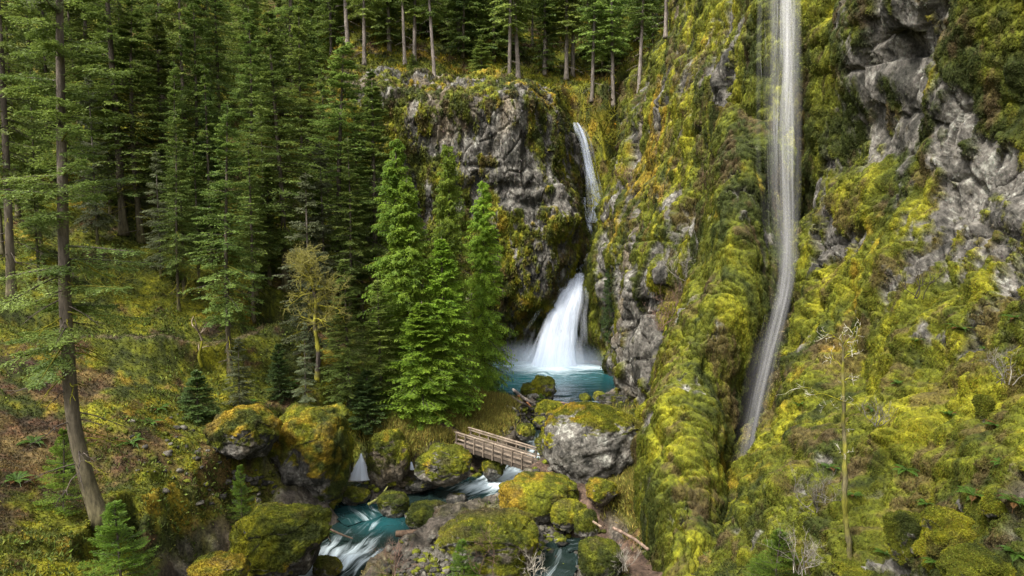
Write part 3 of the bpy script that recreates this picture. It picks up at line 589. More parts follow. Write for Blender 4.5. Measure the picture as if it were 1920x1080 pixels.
def boulder(px, py, w, h, c, label, seed=0, Y=None, dr=.85, sq=.9, pe=2.35, mt=.0, gold=0., bright=0., rock=[], lean=0, group=None, light=0., flat=0, drop=1.35, name='boulder', cat='boulder', brownl=[], tuftk=.35, big=.15):
    if Y is None:
        b = Pz(px, py+h/2, c); Y = b[1]+w/F*b[1]*dr*.35
    C0 = W(px, py, Y); d = proj(C0)[2]; rx = w/2*d/F; rz = h/2*d/F/CT*.97; ry = rx*dr
    n = int(np.clip(max(w, h)*.9, 18, 120)); 
    if n not in _cs: _cs[n] = cubesphere(n)
    S, Fq = _cs[n]; S0 = S
    q = np.sign(S)*np.abs(S)**sq; q = q*(1/np.linalg.norm(np.abs(q)**pe, axis=1, ord=1)**(1/pe))[:, None]
    rad = 1+big*fbm(S*1.0+seed*3.7, .9, 3, seed)+.05*fbm(S+seed, .3, 3, seed+3)
    w1, w2, wid = worley(S+seed*1.3, .55, seed); rad += .05*(wid-.5)*2
    q = q*rad[:, None]
    q[:, 2] = np.where(q[:, 2] < 0, q[:, 2]*drop, q[:, 2]*(1-flat*.3)+0); 
    if flat: q[:, 2] = np.minimum(q[:, 2], 1-flat*.25+.05*q[:, 0])
    V = q*np.array([rx, ry, rz]); V[:, 0] += lean*V[:, 2]
    Wd = V+C0; N, A = vnormals(V, Fq)
    ppx, ppy, _ = proj(Wd); rk = blobs(ppx, ppy, rock)
    mm = N[:, 2]-mt-.30*(Wd[:, 2]-C0[2] < -.2*rz)*ss(-(Wd[:, 2]-C0[2])/rz, .2, .7)*1.6-.05+.75*fbm(Wd, 1.4*max(rx/2.5, .5), 4, seed+40, .6)-rk; m = ss(mm, -.12, .2)
    s_ = min(max(rx/2.5, .35), 1.); V = V+N*(m*(.07*billow(Wd, .7*s_, 3, seed+7)+.035*fbm(Wd, .3, 2, seed+8))*s_+(1-m)*(.06*fbm(Wd, .4, 3, seed+9)))[:, None]
    C = moss_col(Wd, gold, bright, 150+seed)
    br = np.clip(ss(fbm(Wd, 1.4, 5, seed+70, .65), .15, .7)*.55+blobs(ppx, ppy, brownl), 0, 1); C = C*(1-br[:, None])+(BR*np.array([.8, .95, 1]))*br[:, None]
    Rk = rock_col(Wd, light, 160+seed, .6)
    C = C*m[:, None]+Rk*(1-m[:, None])
    me = mkmesh(name, V, Fq, M_ROCK, C); o = link(name, me, label=label, category=cat); o.location = C0
    if group: o['group'] = group
    nt_ = int(w*h*tuftk*2.2)
    if nt_ > 60 and w > 30:
        N2, A2 = vnormals(V, Fq); V2 = V+C0
        face = np.clip(((np.array([0, 0, CAMZ])-V2)*N2).sum(-1), 0.02, None)/np.linalg.norm(V2-np.array([0, 0, CAMZ]), axis=-1)
        mb = tufts(V2, N2, A2, C, min(nt_, 26000), m*(face+.3), ln=(.02, .055), wd=.018, down=.1, out=.7, spread=.7, blades=2)
        mb.v = [v-C0 for v in mb.v]; link('moss', mb.mesh('moss', M_MOSS, False), o)
    return o
B = boulder
B(1113,830,200,146,2.3,'huge grey boulder with a yellow mossy cap at the right end of the footbridge',1,mt=.0,gold=.15,bright=.45,rock=[(1105,855,85,48,1.6),(1160,840,40,60,.8)],light=.1,dr=.85,sq=1.,pe=2.,big=.06)
B(1012,926,136,70,1.6,'broad low mossy boulder just below the right end of the footbridge',2,mt=-.5,gold=.35,bright=.15)
B(920,1014,184,124,.7,'large flat topped mossy boulder in front of the stream in the lower middle',3,mt=-.1,gold=.1,bright=.35,flat=.7,brownl=[(910,955,60,14,.9)],sq=.65,rock=[(860,1040,30,30,.5)])
B(804,968,80,46,.35,'rounded mossy boulder standing in the stream behind the brown log',4,mt=-.4,gold=.1,bright=-.1)
B(737,944,58,40,.4,'small dark mossy boulder mid stream with driftwood leaning on it',5,mt=-.4,bright=-.15)
B(728,853,80,98,1.6,'tall rounded mossy boulder right of the white cone of water',6,mt=-.3,gold=.3,bright=.1,rock=[(745,885,20,15,.7)])
B(588,836,152,160,2.2,'biggest mossy boulder on the left bank with dark bare rock at its foot',7,mt=-.75,gold=.25,bright=-.05,rock=[(535,885,45,25,1.6)],light=-.3,big=.24)
B(452,808,120,84,3.6,'golden mossy boulder below the small dark fir on the left slope',8,Y=hit(452,856)[1]-.6,mt=-.5,gold=.5,bright=-.05,rock=[(470,845,50,12,1.)],light=-.4,big=.25)
B(524,1006,188,122,1.4,'wide mossy boulder bulging over the stream at the lower left',9,lean=.5,sq=.8,mt=-.5,gold=.2,bright=.2,big=.2,rock=[(590,1040,25,40,.8)],light=-.4)
B(836,868,100,60,1.9,'brown and mossy boulder under the left end of the footbridge',10,mt=-.05,gold=.4,bright=-.1,light=0)
B(926,876,44,34,1.1,'small mossy boulder in the water beneath the middle of the footbridge',11,mt=-.3,gold=.1)
B(1066,962,64,46,1.5,'little mossy boulder on the gravel, left of a pair beside the path',12,mt=-.4,gold=.1,bright=.15)
B(1099,980,42,50,1.5,'little mossy boulder on the gravel, right of a pair beside the path',13,mt=-.4,gold=.1,bright=.2)
B(1128,918,54,38,2.6,'low golden mossy boulder inside the bend of the path',14,mt=-.4,gold=.35,bright=.1)
B(1128,1046,84,70,1.6,'brown grassy mound below the path at the bottom edge',15,mt=-.6,gold=.3,bright=-.2)
B(1018,728,46,46,1.4,'round mossy boulder standing at the edge of the teal pool',16,mt=-.1,gold=.2,bright=.1)
B(994,734,38,30,1.5,'low dark mossy boulder against the left side of the round pool boulder',17,mt=-.2,bright=-.1)
B(1028,770,54,38,1.6,'mossy boulder below the log jam beside the outflow',18,mt=-.1,bright=.0)
B(1097,746,22,17,1.3,'small mossy stone at the pool outflow, left one of two',19,mt=-.3)
B(1124,743,24,20,1.4,'small mossy stone at the pool outflow, right one of two',20,mt=-.3)
B(1218,776,50,44,3.9,'bright mossy boulder wedged behind the huge boulder and the mossy buttress',21,mt=-.6,bright=.5,gold=.1)
B(664,928,56,26,.6,'flat dark mossy stone in front of the white cone of water',22,mt=-.2,bright=-.1)
B(612,1063,52,34,-.1,'small mossy stone in the white water at the bottom edge',23,mt=-.1,bright=-.1)
B(412,1068,96,50,3,'mossy brown stone at the bottom edge on the left bank',24,mt=-.2,bright=.0,gold=.1)
B(855,936,40,16,.4,'bare dark stone in the stream downstream of the footbridge',25,mt=1.2,light=-.4)
B(990,1013,26,14,.8,'grey stone on the wet gravel behind the large flat topped boulder',26,mt=1.2,light=-.1)
B(1052,1012,22,14,.9,'small mossy stone on the wet gravel',27,mt=-.1)
B(1150,748,60,14,1.6,'dark low rock shelf at the right edge of the pool outflow',28,mt=1.,light=-.5)
B(760,900,50,16,1.,'dark wet rock ledge behind the driftwood boulder',29,mt=.9,light=-.5)
B(790,905,60,14,1.,'dark flat rock shelf at the water edge below the tall rounded boulder',30,mt=1.,light=-.5)
B(905,842,40,24,1.8,'mossy stone on the bank behind the middle of the footbridge',31,mt=-.3)
B(985,808,36,28,1.9,'mossy stone beside the upper creek left of the huge boulder',32,mt=-.3,bright=.1)
B(1000,745,22,14,1.6,'small grey stone beside the log jam',33,mt=1.,light=.1)
B(1012,790,26,18,1.6,'mossy stone in the creek behind the huge boulder',34,mt=-.1)
rs = np.random.default_rng(50)
# stones along the banks (uncountable rubble)
def stones(n, region, zf, s0, s1, r):
    mb = MB(); S, Fq = cubesphere(6)
    for i in range(n):
        px, py = region(r); p = hit_fast(px, py)
        if p is None: continue
        s = r.uniform(s0, s1)**1.0*(p[1]/40)**.5; q = S*np.array([1, r.uniform(.7, 1), r.uniform(.45, .8)])*s*(1+.25*fbm(S+i*3.1, .8, 2, i))[:, None]
        a = r.uniform(0, 6.3); q = q@np.array([[math.cos(a), math.sin(a), 0], [-math.sin(a), math.cos(a), 0], [0, 0, 1]])
        c = np.array([.09, .082, .065])*r.uniform(.25, 1.4) if r.random() > .3 else MG*r.uniform(.5, 1.6)
        mb.add(q+p+np.array([0, 0, s*.15]), Fq, c)
    return mb
_gx = None
def hit_fast(px, py):
    # nearest ground vertex seen at that pixel (front-most)
    global _gx
    if _gx is None:
        a, b, d = proj(G); _gx = {}
        ia = np.floor(a/6).astype(int).ravel(); ib = np.floor(b/6).astype(int).ravel(); dd = d.ravel(); ok = (ia > -60) & (ia < 340) & (ib > -60) & (ib < 200)
        idx = np.where(ok)[0]; idx = idx[np.argsort(-dd[idx])]
        for k in idx: _gx[(ia[k], ib[k])] = k
    k = _gx.get((int(px//6), int(py//6)))
    return None if k is None else G.reshape(-1, 3)[k]
def reg(L):
    ws = np.array([l[4] for l in L], float); ws /= ws.sum()
    def f(r):
        x, y, a, b, _ = L[r.choice(len(L), p=ws)]; return x+r.normal(0, a), y+r.normal(0, b)
    return f
mb = stones(1500, reg([(830,1055,40,18,3),(1000,1000,50,14,1.5),(1040,1040,40,25,2),(960,770,30,22,2.),(1000,775,18,12,1),(470,910,30,12,.8),(900,885,40,10,.5),(1110,745,40,8,.8),(700,905,40,8,.6),(1010,850,20,20,.5),(350,850,70,50,.7)]), None, .06, .26, rs)
link('stones', mb.mesh('stones', M_ROCK), kind='stuff')

# ================================================================== FOOTBRIDGE
bL = Pz(853, 833, 2.75); bR = Pz(1004, 882, 2.45); Xd = bR-bL; LB = np.linalg.norm(Xd); Xd /= LB
Sd = np.cross((0, 0, 1.), Xd); Sd /= np.linalg.norm(Sd); Sd = Sd if Sd[1] > 0 else -Sd; Ud = np.cross(Xd, Sd); Ud = Ud if Ud[2] > 0 else -Ud
br = bpy.data.objects.new('footbridge', None); COL.objects.link(br); br.location = bL; br['label'] = 'weathered wooden footbridge with railings crossing the creek'; br['category'] = 'footbridge'
def bpart(name, fn, mat=M_WOOD):
    mb = MB(); fn(mb); return link(name, mb.mesh(name, mat, False), br)
wc = lambda f=1.: np.array([.30, .235, .175])*f*rs.uniform(.75, 1.2)*.5
bw = 1.35
def deck(mb):
    n = int(LB/.2)
    for i in range(n): mb.box(Xd*((i+.5)*LB/n)+Sd*bw/2+Ud*(.04+rs.uniform(-.004, .004)), (LB/n-.015, bw, .05), Xd, Sd, Ud, wc(.55))
bpart('deck', deck)
for k, s in enumerate((.06, bw-.06)):
    bpart('beam', lambda mb: mb.box(Xd*LB/2+Sd*s-Ud*.12, (LB+.3, .16, .24), Xd, Sd, Ud, wc(.45)))
for s in (-.03, bw+.03):
    bpart('kick_board', lambda mb: mb.box(Xd*LB/2+Sd*s+Ud*.13, (LB, .045, .15), Xd, Sd, Ud, wc(.9)))
    for j in range(9):
        x = LB*(.03+.94*j/8); o_ = -.055 if s < 0 else .055
        bpart('post', lambda mb: mb.box(Xd*x+Sd*(s+o_)+Ud*.34, (.09, .08, 1.16), Xd, Sd, Ud, wc(1.)))
    i_ = .045 if s < 0 else -.045
    for hgt, sz in ((.45, .09), (.78, .09)):
        bpart('rail', lambda mb: mb.box(Xd*LB/2+Sd*(s+i_*.5)+Ud*hgt, (LB*.98, .05, sz), Xd, Sd, Ud, wc(1.25)))
    bpart('handrail', lambda mb: mb.box(Xd*LB/2+Sd*s+Ud*.93, (LB, .15, .045), Xd, Sd, Ud, wc(1.45)))

# ================================================================== LOGS
def log(pts, r0, r1, label, col=(.13, .085, .055), moss=.0, seed=0, name='log', cat='log', n=10, bend=0, gr=None):
    A = np.array([np.asarray(p, float) for p in pts]); t = np.linspace(0, len(A)-1, 30); C = catmull(A, t); o0 = C[0].copy(); mb = MB()
    cc = np.asarray(col)*(1+.3*fbm(C, .7, 2, seed))[:, None]; mm = ss(fbm(C, 1.5, 2, seed+3)+moss, .2, .6)*(moss > 0); cc = cc*(1-mm[:, None])+(YG*.6)*mm[:, None]
    mb.tube(C-o0, np.linspace(r0, r1, 30), n, cc, rough=.25, seed=seed); o = link(name, mb.mesh(name, M_BARK), label=label, category=cat); o.location = o0
    if gr: o['group'] = gr
    return o
def G_(px, py, up=.1): p = hit_fast(px, py); p = hit(px, py) if p is None else p; return p+np.array([0, 0, up])
log([Pz(742,1001,.75), Pz(790,998,.8), Pz(838,988,.9)], .17, .30, 'thick brown log lying at the stream edge against the large flat topped boulder', seed=1, n=14)
log([G_(962,737,.3), G_(980,750,.4), G_(1003,767,.3)], .17, .13, 'grey log, uppermost of the log jam sloping to the creek', (.2, .17, .15), seed=2)
log([G_(955,745,.25), G_(975,757,.35), G_(994,772,.2)], .14, .11, 'grey log, second of the log jam sloping to the creek', (.15, .12, .1), seed=3)
log([G_(950,762,.2), G_(962,769,.3), G_(975,780,.2)], .11, .08, 'short pale grey log, lowest of the log jam', (.22, .2, .18), seed=4)
log([Pz(985,748,2.1), Pz(1030,752,2.0), Pz(1085,760,1.9)], .12, .07, 'long thin log reaching from the log jam across the outflow', (.2, .13, .1), seed=5)
log([Pz(972,742,2.5), Pz(985,752,2.4), Pz(996,762,2.3)], .1, .06, 'splintered orange brown log in the log jam', (.34, .15, .06), seed=6)
log([Pz(862,672,5.2), Pz(880,683,5.5), Pz(900,702,4.6), Pz(912,716,3.4)], .3, .26, 'mossy arched trunk fallen beside the fir at the pool', (.08, .06, .04), .3, 7)
log([Pz(858,694,4.6), Pz(878,697,4.8), Pz(896,712,3.8), Pz(905,728,3.2)], .22, .2, 'lower mossy trunk fallen under the arched one', (.07, .05, .035), .25, 8)
log([Pz(690,946,.6), Pz(712,932,1.), Pz(727,912,1.5)], .10, .04, 'pale driftwood branch leaning on the small dark mid stream boulder', (.2, .2, .06), .1, 9, 'driftwood', 'driftwood')
log([Pz(612,990,.9), Pz(640,1002,.5), Pz(662,1010,.3)], .07, .04, 'thin dark branch dipping into the stream beside the wide mossy boulder', (.09, .06, .04), 0, 10, 'driftwood', 'driftwood')
log([Pz(1112,978,2.5), Pz(1128,988,2.55)], .06, .06, 'short timber edging on the lower side of the path', (.18, .13, .09), 0, 11, 'edging_timber', 'timber')
log([Pz(1150,990,2.75), Pz(1185,1008,2.95), Pz(1215,1030,3.2)], .08, .07, 'long timber edging along the lower side of the path', (.16, .11, .08), 0, 12, 'edging_timber', 'timber')
log([G_(640,880,.3), G_(560,858,.3), G_(480,845,.4)], .07, .05, 'thin fallen pole below the biggest mossy boulder', (.12, .08, .05), .1, 13, 'fallen_branch', 'branch')
# ================================================================== TREES
UP = np.array([0, 0, 1.])
def nrm(v): return v/(np.linalg.norm(v, axis=-1)[..., None]+1e-9)
FIR = np.array([.075, .120, .026]); FIR2 = np.array([.18, .235, .045]); CED = np.array([.11, .20, .018]); CED2 = np.array([.25, .35, .030]); DKF = np.array([.045, .080, .028]); LICH = np.array([.13, .15, .075])
BK = np.array([.085, .068, .055]); PALEBK = np.array([.18, .15, .13]); MOSSY = np.array([.20, .19, .012])
def conifer(seed, H=25, r0=.21, cb=.2, R=3., cols=(FIR, FIR2), prof=.85, e0=-.25, e1=.5, droop=.25, dz=.42, nb=4, ll=.2, lw=.045, K=10, M=4, tw=.42, hang=.15, fluff=.35, dead=14, bark=BK, path=None, mossb=.3, irr=.35, gap=0., bushy=1., lwood=.012, top=1., lichen=0.):
    r = np.random.default_rng(seed); TR = MB(); CR_ = MB()
    if path is None:
        aw = r.normal(0, .16, 2)*H/25; ph = r.uniform(0, 6, 2)
        path = lambda z: np.stack([aw[0]*np.sin(z/H*3+ph[0])-aw[0]*np.sin(ph[0]), aw[1]*np.sin(z/H*2.6+ph[1])-aw[1]*np.sin(ph[1]), z], -1)
    zz = np.linspace(0, 1, 34)**1.15*H; rad = lambda z: r0*np.maximum(1-z/H, .0)**.75*(1+.55*np.exp(-z/(.025*H)))+.012
    P = path(zz); cc = bark*(1+.25*r.normal(0, .5, (34, 1))); mm = np.clip(mossb*np.exp(-zz/(H*.12))+.15*r.random(34)*mossb, 0, 1)[:, None]; cc = cc*(1-mm)+MOSSY*.6*mm
    TR.tube(P, rad(zz), 10, cc, rough=.12, seed=seed)
    nw = int(H*(1-cb)*top/dz); zb = np.repeat(H*cb+(np.arange(nw)+.5)/nw*H*(1-cb)*top*.985, nb)+r.normal(0, dz*.45, nw*nb); zb = np.clip(zb, H*cb*.9, H*.985)
    if gap: zb = zb[fbm(np.stack([zb*1.1, zb*0+.5, zb*0+seed+.5], -1), 1, 2, seed) > gap-.75]
    n = len(zb); t = (zb-H*cb)/(H*(1-cb)); phi = r.uniform(0, 2*math.pi, n)
    base_t = np.where(t < .18, .55+.45*t/.18*1., 1.)
    L = R*((1-t)**prof*base_t*(1+irr*r.normal(0, .6, n))+.06); L = np.clip(L, .12, R*1.6)
    e = e0+(e1-e0)*t+r.normal(0, .1, n)
    D = np.stack([np.cos(phi), np.sin(phi), 0*phi], -1); s = (np.arange(K)+.6)/K
    b0 = path(zb)
    def bp(sv): 
        sv = np.asarray(sv); return b0[:, None]+D[:, None]*(L[:, None]*sv*np.cos(e)[:, None])[..., None]+UP*(L[:, None]*(np.sin(e)[:, None]*sv-droop*sv**2+.12*sv**3))[..., None]
    # wood of the limbs
    for i in range(n):
        q = bp(np.array([0, .35, .7, 1.]))[i]; TR.tube(q, np.array([1, .7, .4, .12])*(lwood*L[i]+.008), 3, bark*.7 if r.random() > mossb else MOSSY*.5, cap=False)
    # dead mossy limbs under the crown
    for i in range(dead):
        z = H*r.uniform(cb*.25, cb+.15); a = r.uniform(0, 6.3); l = R*r.uniform(.25, .75); p = path(np.array([z]))[0]; d = np.array([math.cos(a), math.sin(a), r.uniform(-.45, .1)])
        sgs = np.linspace(0, 1, 6)[:, None]; q = p+d*l*sgs+UP*(-.25*l*sgs**2)+r.normal(0, .03*l, (6, 3))*sgs; mc = (MOSSY if r.random() < mossb+.25 else bark*1.1)*r.uniform(.5, 1.1)
        TR.tube(q, np.linspace(.03, .008, 6)*(R/3), 4, mc, cap=False)
        for j in range(5):
            k = r.integers(1, 5); dd = nrm(d+r.normal(0, .6, 3)-UP*.2)*l*r.uniform(.12, .35); TR.tube(np.array([q[k], q[k]+dd*.5+r.normal(0, .02, 3), q[k]+dd]), [.014, .01, .005], 3, mc, cap=False)
    # foliage
    N_ = bp(s); Tn = nrm(bp(s+.02)-bp(s-.02)); S_ = nrm(np.cross(Tn, UP)); Nn = np.cross(S_, Tn)
    tl = (tw*L[:, None]*np.minimum((1-s)*1.25, .9)[None]+.10*R*.5)*r.uniform(.7, 1.3, (n, K)); tl = np.minimum(tl, 1.3*R/3)
    keep = r.random((n, K)) < np.clip(L/R*1.6*bushy+.25, 0, 1)[:, None]
    bc = r.random((n, 1)); lich = (r.random((n, 1)) < lichen)
    for sd in (1, -1):
        td = nrm(Tn*r.uniform(.55, .95, (n, K, 1))+sd*S_*.8-UP*hang*r.uniform(.3, 1.7, (n, K, 1))+r.normal(0, .16, (n, K, 3)))
        side = nrm(np.cross(td, Nn))
        for m in range(M):
            q = (m+.5)/M
            c0 = N_+td*(tl*q)[..., None]-UP*(hang*.5*tl*q*q)[..., None]
            for s2 in (1, -1):
                d = nrm(td*.85+side*s2*.65+r.normal(0, fluff, (n, K, 3))-UP*hang*.4)
                l = ll*r.uniform(.65, 1.25, (n, K))*(1-.3*q)
                w = nrm(np.cross(d, Nn+r.normal(0, .45, (n, K, 3))))*(lw*r.uniform(.7, 1.3, (n, K)))[..., None]
                cm = np.clip(bc*.7+r.random((n, K))*.5-.1+q*.1, 0, 1)[..., None]; c = cols[0]*(1-cm)+cols[1]*cm; c = c*r.uniform(.7, 1.3, (n, K, 1)); c = np.where(lich[..., None], LICH*r.uniform(.6, 1.2, (n, K, 1)), c)
                k = keep & (l > 0)
                CR_.leaves(c0[k], (d*l[..., None])[k], w[k], c[k])
    return TR.mesh('trunk', M_BARK), CR_.mesh('crown', M_LEAF, False), H
PR = {}
def proto(k, **kw): PR[k] = conifer(**kw)
proto('dense', seed=1, H=25, cb=.10, R=3.3, dz=.40, nb=4, ll=.26, lw=.05, K=9, M=4, mossb=.25)
proto('dense2', seed=2, H=25, cb=.16, R=2.9, dz=.42, nb=4, ll=.26, lw=.05, K=9, M=4, mossb=.35, gap=.25, cols=(FIR*.9, FIR2*.85))
proto('mid', seed=3, H=25, cb=.20, R=3.3, dz=.44, nb=4, ll=.24, lw=.045, K=10, M=4, dead=26, mossb=.4, gap=.15)
proto('mid2', seed=4, H=25, cb=.24, R=2.8, dz=.46, nb=3, ll=.24, lw=.045, K=10, M=4, dead=30, mossb=.3, gap=.1, e0=-.35, droop=.3)
proto('sparse', seed=5, H=25, cb=.27, R=2.6, dz=.5, nb=3, ll=.25, lw=.045, K=9, M=4, dead=34, mossb=.25, gap=.05)
proto('rim', seed=6, H=22, cb=.42, R=2.5, dz=.5, nb=4, ll=.32, lw=.07, K=7, M=3, dead=18, bark=PALEBK, r0=.24, cols=(FIR, FIR2), mossb=.1)
proto('rim2', seed=7, H=22, cb=.30, R=2.7, dz=.5, nb=4, ll=.34, lw=.07, K=7, M=3, dead=20, bark=PALEBK*.8, r0=.24, mossb=.1, cols=(FIR*1.0, FIR2*1.15))
proto('back', seed=8, H=22, cb=.04, R=3.2, dz=.55, nb=4, ll=.40, lw=.095, K=7, M=3, dead=4, cols=(DKF*1.3, FIR2*1.1))  # foliage colours lightened to stand in for haze over the far woods
proto('cedar', seed=9, H=18, cb=.03, R=3.0, dz=.22, nb=5, ll=.17, lw=.034, K=11, M=5, cols=(CED*.75, CED2), prof=.6, e0=-.1, e1=.55, droop=.45, hang=.75, tw=.38, dead=3, mossb=.6, irr=.28, fluff=.3)
proto('cedar2', seed=10, H=15, cb=.02, R=3.1, dz=.2, nb=5, ll=.16, lw=.034, K=11, M=5, cols=(CED*.8, CED2*.85), prof=.75, e0=-.15, e1=.6, droop=.35, hang=.5, tw=.4, dead=2, irr=.22, fluff=.3)
proto('young', seed=11, H=5, cb=.03, R=1.7, r0=.07, dz=.2, nb=6, ll=.16, lw=.032, K=8, M=4, cols=(DKF*.9, FIR*1.1), prof=.8, e0=-.15, e1=.5, droop=.15, dead=0, irr=.12, hang=.05)
proto('lichen', seed=12, H=14, cb=.12, R=1.9, r0=.11, dz=.34, nb=4, ll=.2, lw=.035, K=8, M=4, cols=(LICH*.75, LICH*1.1), dead=16, bark=PALEBK*.6, mossb=.5, prof=.7, e0=-.35, hang=.3, gap=.3)
proto('sapling', seed=13, H=3.6, cb=.04, R=1.15, r0=.03, dz=.2, nb=5, ll=.085, lw=.009, K=11, M=6, cols=(np.array([.07, .13, .016]), np.array([.14, .21, .022])), prof=.8, e0=-.05, e1=.6, droop=.1, dead=0, irr=.15, hang=.0, tw=.5)
used = {}
def plant(k, name, base, H, label, cat='tree', rs_=1., rot=None, group=None, lean=(0, 0), sink=.15, r=rs):
    tm, cm, h0 = PR[k]; e = bpy.data.objects.new(name, None); COL.objects.link(e)
    e.location = (base[0], base[1], base[2]-sink); s = H/h0; e.scale = (s*rs_, s*rs_, s); e.rotation_euler = (lean[1], lean[0], r.uniform(0, 6.28) if rot is None else rot)
    e['label'] = label; e['category'] = cat
    if group: e['group'] = group
    link('trunk', tm, e); link('crown', cm, e); return e
def tree_at(k, name, px, py, pytop, label, Rpx=None, surf='ground', **kw):
    b = hit(px, py, surf) if not isinstance(surf, (int, float)) else W(px, py, surf); Y = b[1]; top = W(px, pytop, Y); H = top[2]-b[2]
    if Rpx: d = proj(b)[2]; kw['rs_'] = (Rpx*d/F)/({'dense': 3.3, 'dense2': 2.9, 'mid': 3.3, 'mid2': 2.8, 'sparse': 2.6, 'rim': 2.5, 'rim2': 2.7, 'back': 3.2, 'cedar': 3., 'cedar2': 3.1, 'young': 1.7, 'lichen': 1.9, 'sapling': 1.15}[k]*H/PR[k][2])*.95
    return plant(k, name, b, H, label, **kw)
def ordw(i):
    o = 'first second third fourth fifth sixth seventh eighth ninth tenth eleventh twelfth thirteenth fourteenth fifteenth sixteenth seventeenth eighteenth nineteenth twentieth'.split()
    if i < 20: return o[i]
    t = ['', 'twenty', 'thirty', 'forty', 'fifty'][(i+1)//10]; u_ = (i+1) % 10
    return t+'-'+o[u_-1] if u_ else {'twenty': 'twentieth', 'thirty': 'thirtieth', 'forty': 'fortieth', 'fifty': 'fiftieth'}[t]

# --- the leaning fir in the left foreground
pth = np.array([W(x, y, Y) for x, y, Y in [(192,985,27),(166,910,27),(143,820,27),(131,720,27),(124,600,27),(119,450,27),(115,250,27),(112,50,27),(113,-150,27),(112,-420,27)]])
o0 = pth[0].copy(); zs = pth[:, 2]-o0[2]
def fgpath(z): 
    z = np.atleast_1d(np.asarray(z, float)); q = np.interp(z, zs, np.arange(len(zs))); return catmull(pth-o0, np.clip(q, 0, len(zs)-1.001))
tm, cm, _ = conifer(seed=77, H=zs[-1]*.995, r0=.28, cb=.235, R=3.3, path=fgpath, cols=(FIR*.85, FIR2*.85), dz=.55, nb=3, ll=.15, lw=.024, K=26, M=7, tw=.36, hang=.12, fluff=.3, dead=40, mossb=.35, e0=-.12, e1=.35, droop=.22, irr=.5, gap=.22, lichen=.06, bark=BK*1.15)
e = bpy.data.objects.new('fir_tree', None); COL.objects.link(e); e.location = o0; e['label'] = 'big dark fir with a curved bare lower trunk in the left foreground'; e['category'] = 'tree'
link('trunk', tm, e); link('crown', cm, e)

# --- left forest, the ones that stand out
T = tree_at
T('sparse','fir_tree',22,560,-330,'dark tall trunk rising out of the frame at the far left edge',95)
T('sparse','fir_tree',232,440,-260,'dark straight fir trunk between the leaning foreground fir and the slender one',90,lean=(.01,0))
T('mid','fir_tree',266,455,-10,'slender fir right of the dark straight trunk, its tip near the top edge',95)
T('mid','fir_tree',432,700,185,'slim fir with a thin straight trunk in front of the left forest',78)
T('mid','fir_tree',535,545,20,'bright fir with mossy limbs left of the yellow maple, top near the upper edge',95)
T('mid','fir_tree',640,560,60,'full bright green fir above the yellow maple beside the grey cliff',100)
T('dense2','fir_tree',705,600,150,'green fir just left of the grey cliff and behind the bright cedars',75)
T('lichen','fir_tree',582,690,320,'pale grey green lichen covered fir behind the yellow maple',60)
T('young','fir_tree',398,470,165,'dark blue green bushy evergreen deep in the left forest',40)
T('lichen','fir_tree',450,770,628,'small pale lichen covered fir left of the golden boulder',32)
T('lichen','fir_tree',574,768,600,'thin lichen covered young fir on top of the biggest mossy boulder',26,surf=44.)
T('lichen','fir_tree',302,520,280,'small mossy fir between the slender fir and the slim fir',35)
T('young','fir_tree',372,790,690,'small dark bushy young fir on the left slope',46)
T('sapling','fir_tree',455,1000,868,'soft green young fir on the mossy bank at the lower left',34)
T('sapling','fir_tree',120,960,800,'light green bush of young hemlock behind the foreground trunk',55)
T('sapling','fir_tree',228,1110,935,'bright young hemlock with airy branches at the bottom left edge',80,surf=21.)
T('sapling','fir_tree',872,1120,1008,'bright green sapling in front of the large flat topped boulder',44,surf=32.)
T('sapling','fir_tree',1450,1130,985,'blue green young hemlock at the bottom edge right of the buttress',75,surf=24.)
T('young','fir_tree',690,800,690,'low dark green fir behind the tall rounded boulder',52)
T('dense','fir_tree',655,770,480,'dark shaded fir right of the yellow maple',62)
T('dense','fir_tree',715,770,520,'dark shaded fir tucked behind the leftmost bright cedar',60)
T('young','fir_tree',525,745,640,'small feathery fir beside the golden boulder on the left slope',34)
T('cedar','cedar_tree',748,735,252,'tall green cedar, upper left of the bright cedar group',72)
T('cedar','cedar_tree',845,735,262,'tall green cedar rising in the middle of the bright cedar group',58)
T('cedar','cedar_tree',770,755,330,'bright yellow green cedar in front at the left of the cedar group',76,rot=1.)
T('cedar','cedar_tree',908,737,332,'bright green cedar at the right end of the group by the pool',60,rot=2.)
T('cedar2','cedar_tree',836,772,440,'pointed vivid green cedar with a wide skirt in front of the group',84,rot=.5)
T('cedar2','cedar_tree',790,786,560,'low wide vivid green cedar touching the path above the footbridge',98,rot=2.5)
T('young','fir_tree',1142,640,455,'narrow dark fir growing on the mossy wall right of the lower waterfall',20,surf=79.)
T('sapling','fir_tree',1045-30,765,735,'tiny blue green sapling beside the log jam',16)
